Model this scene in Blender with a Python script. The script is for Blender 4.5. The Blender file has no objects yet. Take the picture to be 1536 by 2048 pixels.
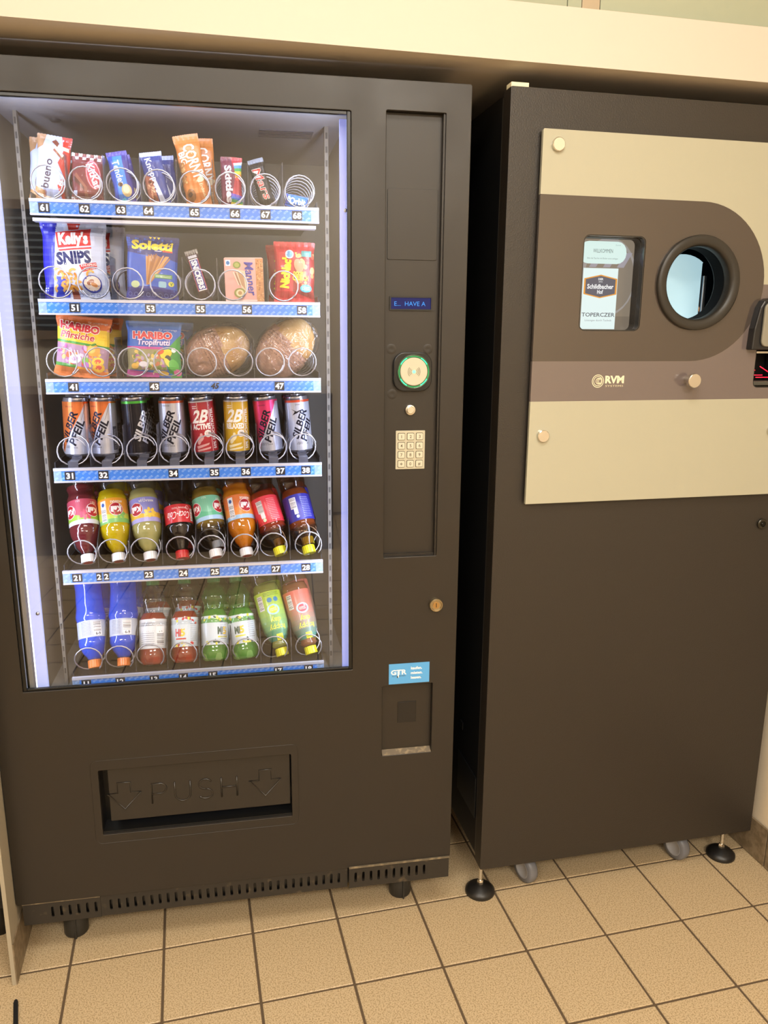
import bpy, bmesh, math, random
from mathutils import Vector, Matrix
C = bpy.context.scene
COL = C.collection
PI = math.pi
# ------------------------------------------------------------------ camera
cam_d = bpy.data.cameras.new('camera'); cam = bpy.data.objects.new('camera', cam_d); COL.objects.link(cam)
cam_d.sensor_fit = 'VERTICAL'; cam_d.sensor_height = 36.0; cam_d.lens = 1568.5 / 2048 * 36.0
cam_d.clip_start = 0.02
yaw, pitch, roll = 0.248, -0.2285, 0.007
fwd = Vector((math.sin(yaw)*math.cos(pitch), math.cos(yaw)*math.cos(pitch), math.sin(pitch)))
rgt = Vector((math.cos(yaw), -math.sin(yaw), 0)); up = rgt.cross(fwd)
r2 = math.cos(roll)*rgt + math.sin(roll)*up; u2 = -math.sin(roll)*rgt + math.cos(roll)*up
M = Matrix((r2, u2, -fwd)).transposed().to_4x4(); M.translation = (0.3071, -1.5842, 1.3724)
cam.matrix_world = M
C.camera = cam
# ------------------------------------------------------------------ world, light, exposure
w = bpy.data.worlds.new('world'); C.world = w; w.use_nodes = True
w.node_tree.nodes['Background'].inputs[0].default_value = (1.0, 0.92, 0.8, 1)
w.node_tree.nodes['Background'].inputs[1].default_value = 0.18
C.view_settings.view_transform = 'Standard'; C.view_settings.look = 'None'
C.view_settings.gamma = 1; C.view_settings.use_curve_mapping = False
C.view_settings.exposure = 0.0
C.cycles.transparent_max_bounces = 32

def area(name, loc, rot, sx, sy, power, col):
    l = bpy.data.lights.new(name, 'AREA'); l.shape = 'RECTANGLE'; l.size = sx; l.size_y = sy
    l.energy = power; l.color = col
    o = bpy.data.objects.new(name, l); COL.objects.link(o); o.location = loc; o.rotation_euler = rot
    return o
WARM = (1.0, 0.945, 0.85)
area('ceiling_lamp', (0.55, -1.30, 2.745), (0, 0, 0), 1.1, 0.6, 33, WARM)
area('ceiling_lamp', (-0.9, -3.0, 2.745), (0, 0, 0), 1.1, 0.6, 80, WARM)
area('ceiling_lamp', (1.1, -3.3, 2.745), (0, 0, 0), 1.1, 0.6, 80, WARM)

# ------------------------------------------------------------------ colours and materials
def lin(c):
    return c/12.92 if c <= 0.04045 else ((c+0.055)/1.055)**2.4
def hexc(h):
    h = h.lstrip('#')
    return tuple(lin(int(h[i:i+2], 16)/255) for i in (0, 2, 4)) + (1.0,)
MATS = {}
def mat(name, col='808080', rough=0.5, metal=0.0, spec=0.5, emit=None, estr=1.0, coat=0.0, bump=None, vary=None, attr=False, alpha=None, trans=0.0, rvary=None, aniso=None):
    if name in MATS: return MATS[name]
    m = bpy.data.materials.new(name); MATS[name] = m; m.use_nodes = True
    nt = m.node_tree; b = nt.nodes['Principled BSDF']; L = nt.links.new
    c = hexc(col) if isinstance(col, str) else col
    b.inputs['Base Color'].default_value = c
    b.inputs['Roughness'].default_value = rough; b.inputs['Metallic'].default_value = metal
    b.inputs['Specular IOR Level'].default_value = spec
    b.inputs['Coat Weight'].default_value = coat; b.inputs['Coat Roughness'].default_value = 0.06
    if trans: b.inputs['Transmission Weight'].default_value = trans
    if emit is not None:
        b.inputs['Emission Color'].default_value = hexc(emit); b.inputs['Emission Strength'].default_value = estr
    if attr:
        a = nt.nodes.new('ShaderNodeAttribute'); a.attribute_name = 'Col'; L(a.outputs['Color'], b.inputs['Base Color'])
        if attr == 'emit':
            L(a.outputs['Color'], b.inputs['Emission Color']); b.inputs['Emission Strength'].default_value = estr
            b.inputs['Base Color'].default_value = (0, 0, 0, 1)
            for l in list(nt.links):
                if l.to_socket == b.inputs['Base Color']: nt.links.remove(l)
    tc = nt.nodes.new('ShaderNodeTexCoord')
    def noise(scale, detail=3):
        n = nt.nodes.new('ShaderNodeTexNoise'); n.inputs['Scale'].default_value = scale; n.inputs['Detail'].default_value = detail
        L(tc.outputs['Object'], n.inputs['Vector']); return n
    if vary:  # (scale, other colour, lo, hi)
        n = noise(vary[0], 4); r = nt.nodes.new('ShaderNodeValToRGB')
        r.color_ramp.elements[0].position = vary[2]; r.color_ramp.elements[1].position = vary[3]
        r.color_ramp.elements[0].color = c; r.color_ramp.elements[1].color = hexc(vary[1])
        L(n.outputs['Fac'], r.inputs['Fac']); L(r.outputs['Color'], b.inputs['Base Color'])
    if rvary:
        n = noise(rvary[0], 5); r = nt.nodes.new('ShaderNodeMapRange')
        r.inputs['From Min'].default_value = 0.3; r.inputs['From Max'].default_value = 0.7
        r.inputs['To Min'].default_value = rvary[1]; r.inputs['To Max'].default_value = rvary[2]
        L(n.outputs['Fac'], r.inputs['Value']); L(r.outputs['Result'], b.inputs['Roughness'])
    if bump:  # (scale, strength, distance)
        n = noise(bump[0], 2); bp = nt.nodes.new('ShaderNodeBump')
        bp.inputs['Strength'].default_value = bump[1]; bp.inputs['Distance'].default_value = bump[2]
        L(n.outputs['Fac'], bp.inputs['Height']); L(bp.outputs['Normal'], b.inputs['Normal'])
    return m
def clear(name, tint='ffffff', refl=1.0, rough=0.02, base=0.0, ior=1.45, diffuse=None, crinkle=None):
    """thin clear sheet: straight-through transmission plus a Fresnel reflection"""
    if name in MATS: return MATS[name]
    m = bpy.data.materials.new(name); MATS[name] = m; m.use_nodes = True
    nt = m.node_tree; nt.nodes.clear(); L = nt.links.new
    out = nt.nodes.new('ShaderNodeOutputMaterial'); t = nt.nodes.new('ShaderNodeBsdfTransparent'); t.inputs[0].default_value = hexc(tint)
    g = nt.nodes.new('ShaderNodeBsdfGlossy'); g.inputs['Roughness'].default_value = rough
    f = nt.nodes.new('ShaderNodeFresnel'); f.inputs['IOR'].default_value = ior
    geo = nt.nodes.new('ShaderNodeNewGeometry'); sw = nt.nodes.new('ShaderNodeMath'); sw.operation = 'MULTIPLY_ADD'   # thin sheet: same reflection from either side
    sw.inputs[1].default_value = 1/ior-ior; sw.inputs[2].default_value = ior
    L(geo.outputs['Backfacing'], sw.inputs[0]); L(sw.outputs[0], f.inputs['IOR'])
    ma = nt.nodes.new('ShaderNodeMath'); ma.operation = 'MULTIPLY_ADD'; ma.inputs[1].default_value = refl; ma.inputs[2].default_value = base
    L(f.outputs[0], ma.inputs[0])
    mx = nt.nodes.new('ShaderNodeMixShader'); L(ma.outputs[0], mx.inputs[0])
    src = t.outputs[0]
    if crinkle:
        tc = nt.nodes.new('ShaderNodeTexCoord'); no = nt.nodes.new('ShaderNodeTexNoise'); no.inputs['Scale'].default_value = crinkle[0]; no.inputs['Distortion'].default_value = 1.5; L(tc.outputs['Object'], no.inputs['Vector'])
        bp = nt.nodes.new('ShaderNodeBump'); bp.inputs['Strength'].default_value = crinkle[1]; bp.inputs['Distance'].default_value = crinkle[2]; L(no.outputs['Fac'], bp.inputs['Height']); L(bp.outputs['Normal'], g.inputs['Normal']); L(bp.outputs['Normal'], f.inputs['Normal'])
    if diffuse:  # (colour, amount): coloured body of a liquid or a cloudy film
        d = nt.nodes.new('ShaderNodeBsdfDiffuse'); d.inputs[0].default_value = hexc(diffuse[0])
        tl = nt.nodes.new('ShaderNodeBsdfTranslucent'); tl.inputs[0].default_value = hexc(diffuse[0])
        m3 = nt.nodes.new('ShaderNodeMixShader'); m3.inputs[0].default_value = 0.35; L(d.outputs[0], m3.inputs[1]); L(tl.outputs[0], m3.inputs[2])
        m2 = nt.nodes.new('ShaderNodeMixShader'); m2.inputs[0].default_value = diffuse[1]
        L(t.outputs[0], m2.inputs[1]); L(m3.outputs[0], m2.inputs[2]); src = m2.outputs[0]
    L(src, mx.inputs[1]); L(g.outputs[0], mx.inputs[2]); L(mx.outputs[0], out.inputs[0])
    return m
m_body = mat('powder_coat', '25201b', 0.42, spec=0.55, rvary=(9, 0.34, 0.46), bump=(900, 0.05, 0.001))
m_body2 = mat('powder_coat_inner', '25201b', 0.40, spec=0.55, bump=(700, 0.05, 0.001))
m_leather = mat('textured_coat', '28231e', 0.42, spec=0.6, bump=(330, 0.35, 0.0015))
m_black = mat('black_plastic', '131313', 0.35)
m_blackm = mat('black_steel', '0b0b0c', 0.5)
m_gasket = mat('gasket', '0d0d0d', 0.3)
m_cav = mat('cavity_grey', '8c8578', 0.5)
m_cavceil = mat('cavity_ceiling', 'a8a6a8', 0.45)
m_tray = mat('tray_steel', '2c2c2f', 0.4, metal=0.3)
m_alu = mat('aluminium', 'c4c7d0', 0.28, metal=0.9)
m_chrome = mat('chrome', 'dcd9d2', 0.2, metal=1.0)
m_wire = mat('coil_steel', 'b9bac2', 0.28, metal=0.85)
m_print = mat('print', 'ffffff', 0.42, attr=True, coat=0.15)
m_printg = mat('print_gloss', 'ffffff', 0.42, attr=True, coat=0.22)
m_printm = mat('print_metal', 'ffffff', 0.3, metal=0.55, attr=True)
m_glow = mat('screen_print', 'ffffff', 0.3, attr='emit', estr=1.0)
m_glass = clear('window_glass', 'fdfdff', 1.0, 0.0, 0.015, 1.5)
m_pet = clear('bottle_plastic', 'f6f8fa', 1.0, 0.06, 0.03, 1.5)
m_div = clear('divider_plastic', 'e4e6ee', 0.9, 0.15, 0.04, 1.45, ('b8bac4', 0.13))
m_film = clear('wrapping_film', 'f6f6f6', 1.0, 0.10, 0.06, 1.55, ('d8c8b8', .05), (38, .9, .012))
m_tile = mat('floor_tile', 'c8b18e', 0.4, spec=0.4, vary=(330, 'a08a66', 0.46, 0.62), bump=(420, 0.12, 0.0006))
m_grout = mat('grout', '5d4c38', 0.9)
m_skirt = mat('skirting_tile', '8b7a62', 0.5, vary=(60, '75654e', 0.4, 0.6))
m_wall = mat('wall_paint', 'ead9bd', 0.85, bump=(120, 0.2, 0.002))
m_soffit = mat('soffit_paint', 'd8cdbf', 0.85, bump=(60, 0.06, 0.002))
m_panelg = mat('green_glass_panel', 'aab19b', 0.15, coat=0.6)

# ------------------------------------------------------------------ mesh helpers
class MB:
    def __init__(s): s.v = []; s.f = []; s.c = []; s.s = []; s.m = []
    def add(s, vs, fs, col=None, smooth=False, mi=0):
        o = len(s.v); s.v.extend([tuple(p) for p in vs])
        for f in fs:
            s.f.append([i+o for i in f]); s.c.append(col); s.s.append(smooth); s.m.append(mi)
        return s
    def box(s, x0, x1, y0, y1, z0, z1, **k):
        vs = [(x, y, z) for x in (x0, x1) for y in (y0, y1) for z in (z0, z1)]
        return s.add(vs, [(0, 1, 3, 2), (4, 6, 7, 5), (0, 4, 5, 1), (2, 3, 7, 6), (0, 2, 6, 4), (1, 5, 7, 3)], **k)
    def lathe(s, prof, n=24, c=(0, 0, 0), axis='z', **k):
        """prof: (r, h) along the axis"""
        vs = []
        for r, h in prof:
            for i in range(n):
                a = 2*PI*i/n; p = (r*math.cos(a), r*math.sin(a), h)
                if axis == 'y': p = (p[0], p[2], p[1])
                if axis == 'x': p = (p[2], p[0], p[1])
                vs.append((p[0]+c[0], p[1]+c[1], p[2]+c[2]))
        fs = []
        for j in range(len(prof)-1):
            for i in range(n):
                a, b = j*n+i, j*n+(i+1) % n
                q = (a, b, b+n, a+n)
                fs.append(q if axis != 'y' else q[::-1])
        k.setdefault('smooth', True)
        s.add(vs, fs, **k)
        return s
    def tube(s, pts, r, n=6, closed=False, **k):
        vs = []; N = len(pts); pts = [Vector(p) for p in pts]; prev = None
        for i, p in enumerate(pts):
            a = pts[(i-1) % N] if (i or closed) else p; b = pts[(i+1) % N] if (i < N-1 or closed) else p
            t = (b-a).normalized()
            if prev is None:
                x = t.cross(Vector((0, 0, 1)));
                if x.length < 1e-3: x = t.cross(Vector((0, 1, 0)))
            else: x = prev - t*prev.dot(t)
            x.normalize(); prev = x; y = t.cross(x)
            for j in range(n):
                an = 2*PI*j/n; vs.append(p + x*r*math.cos(an) + y*r*math.sin(an))
        fs = []
        for i in range(N if closed else N-1):
            for j in range(n):
                a, b = i*n+j, i*n+(j+1) % n; c_, d = ((i+1) % N)*n+(j+1) % n, ((i+1) % N)*n+j
                fs.append((a, b, c_, d))
        if not closed: fs += [tuple(range(n))[::-1], tuple(range((N-1)*n, N*n))]
        k.setdefault('smooth', True); s.add(vs, fs, **k); return s
    def mesh(s, name, mats):
        me = bpy.data.meshes.new(name); me.from_pydata(s.v, [], s.f)
        for m in (mats if isinstance(mats, (list, tuple)) else [mats]): me.materials.append(m)
        me.polygons.foreach_set('use_smooth', s.s)
        if any(s.m): me.polygons.foreach_set('material_index', s.m)
        if any(c is not None for c in s.c):
            ca = me.color_attributes.new('Col', 'FLOAT_COLOR', 'CORNER'); buf = []
            for f, c in zip(s.f, s.c): buf.extend((c or (1, 1, 1, 1))*len(f))
            ca.data.foreach_set('color', buf)
        me.validate(); me.update(); return me
def obj(name, me, mats=None, parent=None, bevel=0, label=None, kind=None, smooth_fix=False):
    if isinstance(me, MB):
        me = me.mesh(name, mats)
    o = bpy.data.objects.new(name, me); COL.objects.link(o)
    if parent: o.parent = parent
    if bevel:
        b = o.modifiers.new('bevel', 'BEVEL'); b.width = bevel; b.segments = 2; b.limit_method = 'ANGLE'; b.angle_limit = 0.9
    if label: o['label'] = label
    if kind: o['kind'] = kind
    return o
def tag(o, label, cat, group=None, kind=None):
    o['label'] = label; o['category'] = cat
    if group: o['group'] = group
    if kind: o['kind'] = kind
    return o
def thing(name, label, cat, mtx=None, group=None):
    o = bpy.data.objects.new(name, None); COL.objects.link(o); o.empty_display_size = 0.02
    if mtx is not None: o.matrix_world = mtx
    return tag(o, label, cat, group)
def copy_tree(r, mtx, label, group=None):
    n = r.copy(); COL.objects.link(n); n.matrix_world = mtx; n['label'] = label
    if group: n['group'] = group
    for ch in list(r.children):
        d = ch.copy(); COL.objects.link(d); d.parent = n
        for g in list(ch.children):
            e = g.copy(); COL.objects.link(e); e.parent = d
    return n
def rrect(x0, z0, x1, z1, r, n=5):
    if r <= 0: return [(x0, z0), (x1, z0), (x1, z1), (x0, z1)]
    pts = []
    for cx, cz, a0 in ((x1-r, z0+r, -PI/2), (x1-r, z1-r, 0), (x0+r, z1-r, PI/2), (x0+r, z0+r, PI)):
        for i in range(n+1):
            a = a0+PI/2*i/n; pts.append((cx+r*math.cos(a), cz+r*math.sin(a)))
    return pts
def circ(cx, cz, r, n=32, rz=None):
    return [(cx+r*math.cos(2*PI*i/n), cz+(rz or r)*math.sin(2*PI*i/n)) for i in range(n)]
def plate(outer, holes, y0, y1):
    """flat plate in the x-z plane with holes, from y0 (front) to y1"""
    c = bpy.data.curves.new('tmp', 'CURVE'); c.dimensions = '2D'; c.fill_mode = 'BOTH'; c.extrude = (y1-y0)/2
    for pts in [outer]+list(holes):
        s = c.splines.new('POLY'); s.points.add(len(pts)-1); s.use_cyclic_u = True
        for p, q in zip(s.points, pts): p.co = (q[0], q[1], 0, 1)
    o = bpy.data.objects.new('tmp', c); me = o.to_mesh(); b = MB(); ym = (y0+y1)/2
    bm = bmesh.new(); bm.from_mesh(me); bmesh.ops.remove_doubles(bm, verts=bm.verts, dist=1e-6)
    bmesh.ops.dissolve_limit(bm, angle_limit=0.01, verts=bm.verts, edges=bm.edges) if not holes else None
    bm.verts.ensure_lookup_table()
    b.add([(v.co.x, ym-v.co.z, v.co.y) for v in bm.verts], [[v.index for v in f.verts] for f in bm.faces])
    bm.free(); o.to_mesh_clear(); bpy.data.objects.remove(o); bpy.data.curves.remove(c)
    return b
# ------------------------------------------------------------------ flat print ("art"): coloured 2D shapes laid on a surface
_gc = {}
def glyphs(s, bold):
    k = (s, bold)
    if k not in _gc:
        c = bpy.data.curves.new('t', 'FONT'); c.body = s; c.resolution_u = 2; c.offset = bold
        o = bpy.data.objects.new('t', c); me = o.to_mesh()
        vs = [(v.co.x/0.69, v.co.y/0.69) for v in me.vertices]; fs = [tuple(p.vertices) for p in me.polygons]
        o.to_mesh_clear(); bpy.data.objects.remove(o); bpy.data.curves.remove(c)
        # width without the bold offset
        xs = [v[0] for v in vs] or [0]; _gc[k] = (vs, fs, min(xs), max(xs))
    return _gc[k]
def clip_half(p, ax, v, keep_less):
    out = []; n = len(p)
    for i in range(n):
        a, b = p[i], p[(i+1) % n]; ia = (a[ax] <= v) == keep_less or a[ax] == v; ib = (b[ax] <= v) == keep_less or b[ax] == v
        if ia: out.append(a)
        if ia != ib:
            t = (v-a[ax])/(b[ax]-a[ax]); q = [0, 0]; q[ax] = v; q[1-ax] = a[1-ax]+t*(b[1-ax]-a[1-ax]); out.append(tuple(q))
    return out
def slice_poly(p, lines, ax):
    lo = min(q[ax] for q in p); hi = max(q[ax] for q in p); cuts = [l for l in lines if lo+1e-6 < l < hi-1e-6]; res = []
    for l in cuts:
        a = clip_half(p, ax, l, True); p = clip_half(p, ax, l, False)
        if len(a) > 2: res.append(a)
        if len(p) < 3: return res
    res.append(p); return res
class Art:
    def __init__(s): s.p = []; s.layer = 0
    def _a(s, polys, col):
        s.layer += 1; c = hexc(col) if isinstance(col, str) else col
        for q in polys: s.p.append((q, c, s.layer))
        return s
    def poly(s, pts, col): return s._a([list(pts)], col)
    def rect(s, x0, y0, x1, y1, col): return s.poly([(x0, y0), (x1, y0), (x1, y1), (x0, y1)], col)
    def rr(s, x0, y0, x1, y1, r, col): return s.poly(rrect(x0, y0, x1, y1, r, 4), col)
    def ell(s, cx, cy, rx, ry, col, rot=0, n=16):
        c_, s_ = math.cos(rot), math.sin(rot)
        return s.poly([(cx+rx*math.cos(a)*c_-ry*math.sin(a)*s_, cy+rx*math.cos(a)*s_+ry*math.sin(a)*c_) for a in [2*PI*i/n for i in range(n)]], col)
    def ring(s, cx, cy, r0, r1, col, a0=0, a1=2*PI, n=20):
        ps = []
        for i in range(n):
            a, b = a0+(a1-a0)*i/n, a0+(a1-a0)*(i+1)/n
            ps.append([(cx+r0*math.cos(a), cy+r0*math.sin(a)), (cx+r1*math.cos(a), cy+r1*math.sin(a)), (cx+r1*math.cos(b), cy+r1*math.sin(b)), (cx+r0*math.cos(b), cy+r0*math.sin(b))])
        return s._a(ps, col)
    def line(s, pts, wd, col):
        ps = []
        for (x0, y0), (x1, y1) in zip(pts, pts[1:]):
            d = math.hypot(x1-x0, y1-y0) or 1; nx, ny = -(y1-y0)/d*wd/2, (x1-x0)/d*wd/2
            ps.append([(x0+nx, y0+ny), (x0-nx, y0-ny), (x1-nx, y1-ny), (x1+nx, y1+ny)])
        return s._a(ps, col)
    def vgrad(s, x0, y0, x1, y1, c0, c1, n=6):
        a, b = hexc(c0), hexc(c1)
        for i in range(n):
            t = (i+.5)/n; s.rect(x0, y0+(y1-y0)*i/n, x1, y0+(y1-y0)*(i+1)/n, tuple(a[k]*(1-t)+b[k]*t for k in range(4)))
            s.layer -= 1
        s.layer += 1; return s
    def text(s, t, cx, cy, h, col, rot=0, sx=1.0, shear=0.0, bold=0.0, fit=None, align='C', out=None):
        """h = capital height; fit = forced width; out = (colour, thickness)"""
        if out: s.text(t, cx, cy, h, out[0], rot, sx, shear, bold+out[1], fit, align)
        vs, fs, a, b = glyphs(t, bold)
        _, _, a0, b0 = glyphs(t, 0.0)
        if fit: sx = fit/((b0-a0)*h)
        mx = {'C': (a0+b0)/2, 'L': a0, 'R': b0}[align]; c_, s_ = math.cos(rot), math.sin(rot); P = []
        for x, y in vs:
            X = (x-mx)*h*sx+(y-0.5)*h*shear; Y = (y-0.5)*h; P.append((cx+X*c_-Y*s_, cy+X*s_+Y*c_))
        return s._a([[P[i] for i in f] for f in fs], col)
    def barcode(s, x0, y0, x1, y1, horiz=True, n=14, bg='f4f4f6', fg='333338', seed=1):
        s.rect(x0, y0, x1, y1, bg); r = random.Random(seed); ps = []; m = 0.06
        for i in range(n):
            t = (i+.3)/n; wd = r.uniform(.2, .65)/n
            if horiz: ps.append([(x0+(x1-x0)*(m), y0+(y1-y0)*t), (x1-(x1-x0)*m, y0+(y1-y0)*t), (x1-(x1-x0)*m, y0+(y1-y0)*(t+wd)), (x0+(x1-x0)*m, y0+(y1-y0)*(t+wd))])
            else: ps.append([(x0+(x1-x0)*t, y0+(y1-y0)*m), (x0+(x1-x0)*(t+wd), y0+(y1-y0)*m), (x0+(x1-x0)*(t+wd), y1-(y1-y0)*m), (x0+(x1-x0)*t, y1-(y1-y0)*m)])
        return s._a(ps, fg)
    def small(s, x0, y0, x1, y1, col, rows=6, seed=2, th=0.35):
        """a block of fine print"""
        r = random.Random(seed); ps = []; dy = (y1-y0)/rows
        for i in range(rows):
            x = x0
            while x < x1-0.4:
                l = r.uniform(.8, 3.2); e = min(x1, x+l); y = y0+dy*(i+.3); ps.append([(x, y), (e, y), (e, y+dy*th), (x, y+dy*th)]); x = e+.5
        return s._a(ps, col)
    def build(s, surf, us, vs, bounds=None, eps=0.06, base=0.15, unit=0.001):
        """surf(u, v, lift) in the art's own units -> point"""
        b = MB(); lim = bounds
        for p, c, ly in s.p:
            if lim:
                for ax, v, k in ((0, lim[0], False), (0, lim[2], True), (1, lim[1], False), (1, lim[3], True)):
                    if (min if not k else max)(q[ax] for q in p) < v if not k else max(q[ax] for q in p) > v: p = clip_half(p, ax, v, k)
                    if len(p) < 3: break
                if len(p) < 3: continue
            for q in slice_poly(p, us, 0) if us else [p]:
                for t in (slice_poly(q, vs, 1) if vs else [q]):
                    P = [surf(u, v, base+eps*ly) for u, v in t]
                    b.add(P, [tuple(range(len(P)))], col=c, smooth=True)
        return b
def flat_surf(x0, z0, y, sc=0.001):
    return lambda u, v, l: (x0+u*sc, y-l*0.001, z0+v*sc)
def flat_print(name, art, parent, x0, z0, y, m=None, eps=0.05, base=0.1, label=None):
    return obj(name, art.build(flat_surf(x0, z0, y), None, None, None, eps, base), m or m_print, parent, label=label)

# ================================================================== STRUCTURE
def struct(name, mb, m, parent=None, bevel=0, label=None):
    o = obj(name, mb, m, parent, bevel, label)
    if not parent: o['kind'] = 'structure'
    return o
floor = struct('floor', MB().box(-2.6, 1.95, -4.3, 1.0, -0.06, -0.0022), m_grout)
tile_me = None
b = MB().box(-0.0972, 0.0972, -0.0972, 0.0972, -0.008, 0)
rnd = random.Random(4)
for i in range(-4, 9):
    for j in range(-9, 5):
        if i == 8 and False: continue
        t = obj('tile', b, m_tile, floor) if tile_me is None else bpy.data.objects.new('tile', tile_me)
        if tile_me is None:
            bm = bmesh.new(); bm.from_mesh(t.data); bmesh.ops.bevel(bm, geom=[e for e in bm.edges], offset=0.0011, segments=1, affect='EDGES'); bm.to_mesh(t.data); bm.free(); tile_me = t.data
        else: COL.objects.link(t); t.parent = floor
        t.location = (i*0.2+0.1, j*0.2+0.1, rnd.uniform(-0.0004, 0.0003))
        t.rotation_euler = (0, 0, rnd.choice((0, PI/2, PI, -PI/2)))
b = MB()
for i in range(-13, 9):
    for j in range(-21, 5):
        if not (-4 <= i <= 8 and -9 <= j <= 4): b.box(i*.2+.003, i*.2+.197, j*.2+.003, j*.2+.197, -.008, 0)
o = obj('far_tiles', b, m_tile, floor); o['kind'] = 'stuff'
struct('wall_back', MB().box(-2.6, 1.95, 0.97, 1.07, 0, 2.8), m_wall)
wr = struct('wall_right', MB().box(1.732, 1.93, -4.3, 0.97, 0, 2.8), m_wall)
bs = struct('baseboard_right', MB().box(1.7285, 1.732, -1.0, 0.95, 0.0, 0.104), m_grout)
for k in range(9):
    y0 = 0.0-0.0849+0.2*(k-4); obj('tile', MB().box(1.7235, 1.7295, y0+.002, y0+.198, 0.002, 0.108), m_skirt, bs, bevel=.001)
wl = struct('wall_left', MB().box(-0.112, -0.104, -0.0305, 0.96, 0.0, 1.865), mat('partition', 'a49a86', 0.6))
bl = struct('baseboard_left', MB().box(-0.104, -0.1015, -0.03, 0.9, 0.0, 0.1), m_skirt)
# soffit over the niche
sof = struct('trim_1', MB().box(-2.4, 1.68, 0.0, 0.93, 0.0, 0.1003), m_soffit)
sof.location = (0.0431, -0.0333, 1.87); sof.rotation_euler = (0, 0, -0.0232)
upw = struct('wall_upper', MB().box(-2.4, 1.68, 0.03, 0.12, 0.0, 0.81), m_grout)
upw.location = (0.0431, -0.0333, 1.9703); upw.rotation_euler = (0, 0, -0.0232)
xs = [-2.4, -0.9, 0.32, 1.012, 1.042, 1.080, 1.67]
for i in range(6):
    mm = mat('pink_strip', 'b8a68c', .3, coat=.3) if i == 4 else m_panelg
    obj('panel', MB().box(xs[i]+.0007, xs[i+1]-.0007, 0.022, 0.03, 0.001, 0.81), mm, upw, bevel=.0008)
ceil = struct('ceiling', MB().box(-2.6, 1.95, -4.3, 1.07, 2.8, 2.9), mat('ceiling_white', 'efe6d6', .9))
struct('wall_front', MB().box(-2.6, 1.95, -4.4, -4.3, 0, 2.8), mat('far_wall', 'dccfb8', .85))
struct('wall_far_left', MB().box(-2.7, -2.6, -4.4, 1.07, 0, 2.8), m_wall)
# window with blinds in the far wall (seen only as a reflection)
wn = struct('window_1', MB().box(-1.5, -0.7, -4.3, -4.285, 1.35, 2.15), mat('window_dark', '10141a', .1))
for k in range(16): obj('blind_slat', MB().box(-1.46, -0.74, -4.28, -4.262, 1.38+k*.047, 1.395+k*.047), mat('slat', '6d7c88', .5), wn)
fr = MB()
for x0, x1, z0, z1 in ((-1.56, -1.5, 1.29, 2.21), (-.7, -.64, 1.29, 2.21), (-1.5, -.7, 2.15, 2.21), (-1.5, -.7, 1.29, 1.35)): fr.box(x0, x1, -4.3, -4.25, z0, z1)
obj('window_frame', fr, mat('frame_wood', '8b7458', .5), wn)
# recessed ceiling lamps' housings
for i, (x, y) in enumerate(((0.55, -1.30), (-0.9, -3.0), (1.1, -3.3))):
    t = thing('ceiling_lamp_housing', ['white ceiling lamp housing nearest the machines', 'white ceiling lamp housing on the left of the room', 'white ceiling lamp housing on the right of the room'][i], 'lamp', Matrix.Translation((x, y, 2.75)))
    fb = MB()
    for x0, x1, y0, y1 in ((-.58, -.55, -.33, .33), (.55, .58, -.33, .33), (-.55, .55, -.33, -.3), (-.55, .55, .3, .33)): fb.box(x0, x1, y0, y1, -.01, .05)
    obj('frame', fb, m_alu, t)
# serving counter on the far side of the room (dark front seen in the reflections)
t = thing('serving_counter', 'long dark serving counter across the room behind the viewer', 'counter', Matrix.Translation((-0.45, -3.55, 0)))
obj('body', MB().box(-2.0, 1.2, -.3, .3, 0, .95), mat('counter_wood', '5d4c39', .5), t)
obj('worktop', MB().box(-2.0, 1.2, -.33, .33, .95, .99), mat('counter_top', '5a4835', .3), t)

# ================================================================== VENDING MACHINE
VMM = Matrix.Translation((-0.1021, 0.0288, 0)) @ Matrix.Rotation(-0.0672, 4, 'Z')
VM = thing('vending_machine', 'tall black vending machine with a lit glass window full of snacks and drinks', 'vending machine', VMM)
W_, H_ = 0.9715, 1.8284
door = obj('door', plate(rrect(0, 0.1479, W_, H_, 0.004, 2),
    [rrect(0.0590, 0.6458, 0.7380, 1.7705, 0.002, 2), rrect(0.8052, 0.8980, 0.9214, 1.7752, 0.002, 2),
     rrect(0.8046, 0.4298, 0.9198, 0.6008, 0.002, 2), rrect(0.1915, 0.3000, 0.6000, 0.4545, 0.002, 2)], 0.0, 0.012), m_body, VM, bevel=0.0012)
de = MB(); de.box(.0005, .004, .012, .055, .1485, 1.8278); de.box(W_-.004, W_-.0005, .012, .055, .1485, 1.8278); de.box(.004, W_-.004, .012, .055, 1.8243, 1.8278); de.box(.004, W_-.004, .012, .055, .1485, .1515)
obj('door_return', de, m_body, door)
# cabinet behind the door
cb = MB(); cb.box(.008, .030, .06, .86, .15, 1.822); cb.box(.942, .9635, .06, .86, .15, 1.822); cb.box(.03, .942, .06, .86, 1.802, 1.822); cb.box(.03, .942, .84, .86, .15, 1.802); cb.box(.03, .942, .06, .84, .15, .19)
cb.box(.76, .775, .06, .84, .19, 1.802)
obj('cabinet', cb, m_blackm, VM)
cv = MB(); cv.box(.058, .066, .058, .62, .56, 1.80); cv.box(.750, .757, .058, .62, .56, 1.80); cv.box(.066, .750, .60, .62, .56, 1.80)
obj('cavity_lining', cv, m_cav, VM)
cc = MB(); cc.box(.066, .750, .058, .60, 1.785, 1.80)
ccl = obj('cavity_ceiling', cc, m_cavceil, VM)
obj('lens', MB().lathe([(0.0, -.006), (.008, -.005), (.012, 0)], 16, (.164, .25, 1.785)), m_alu, ccl)
gr = MB()
for k in range(5): gr.box(.575, .690, .24+.014*k, .246+.014*k, 1.783, 1.785)
obj('grille', gr, mat('grille_dark', '55555c', .5), ccl)
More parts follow.
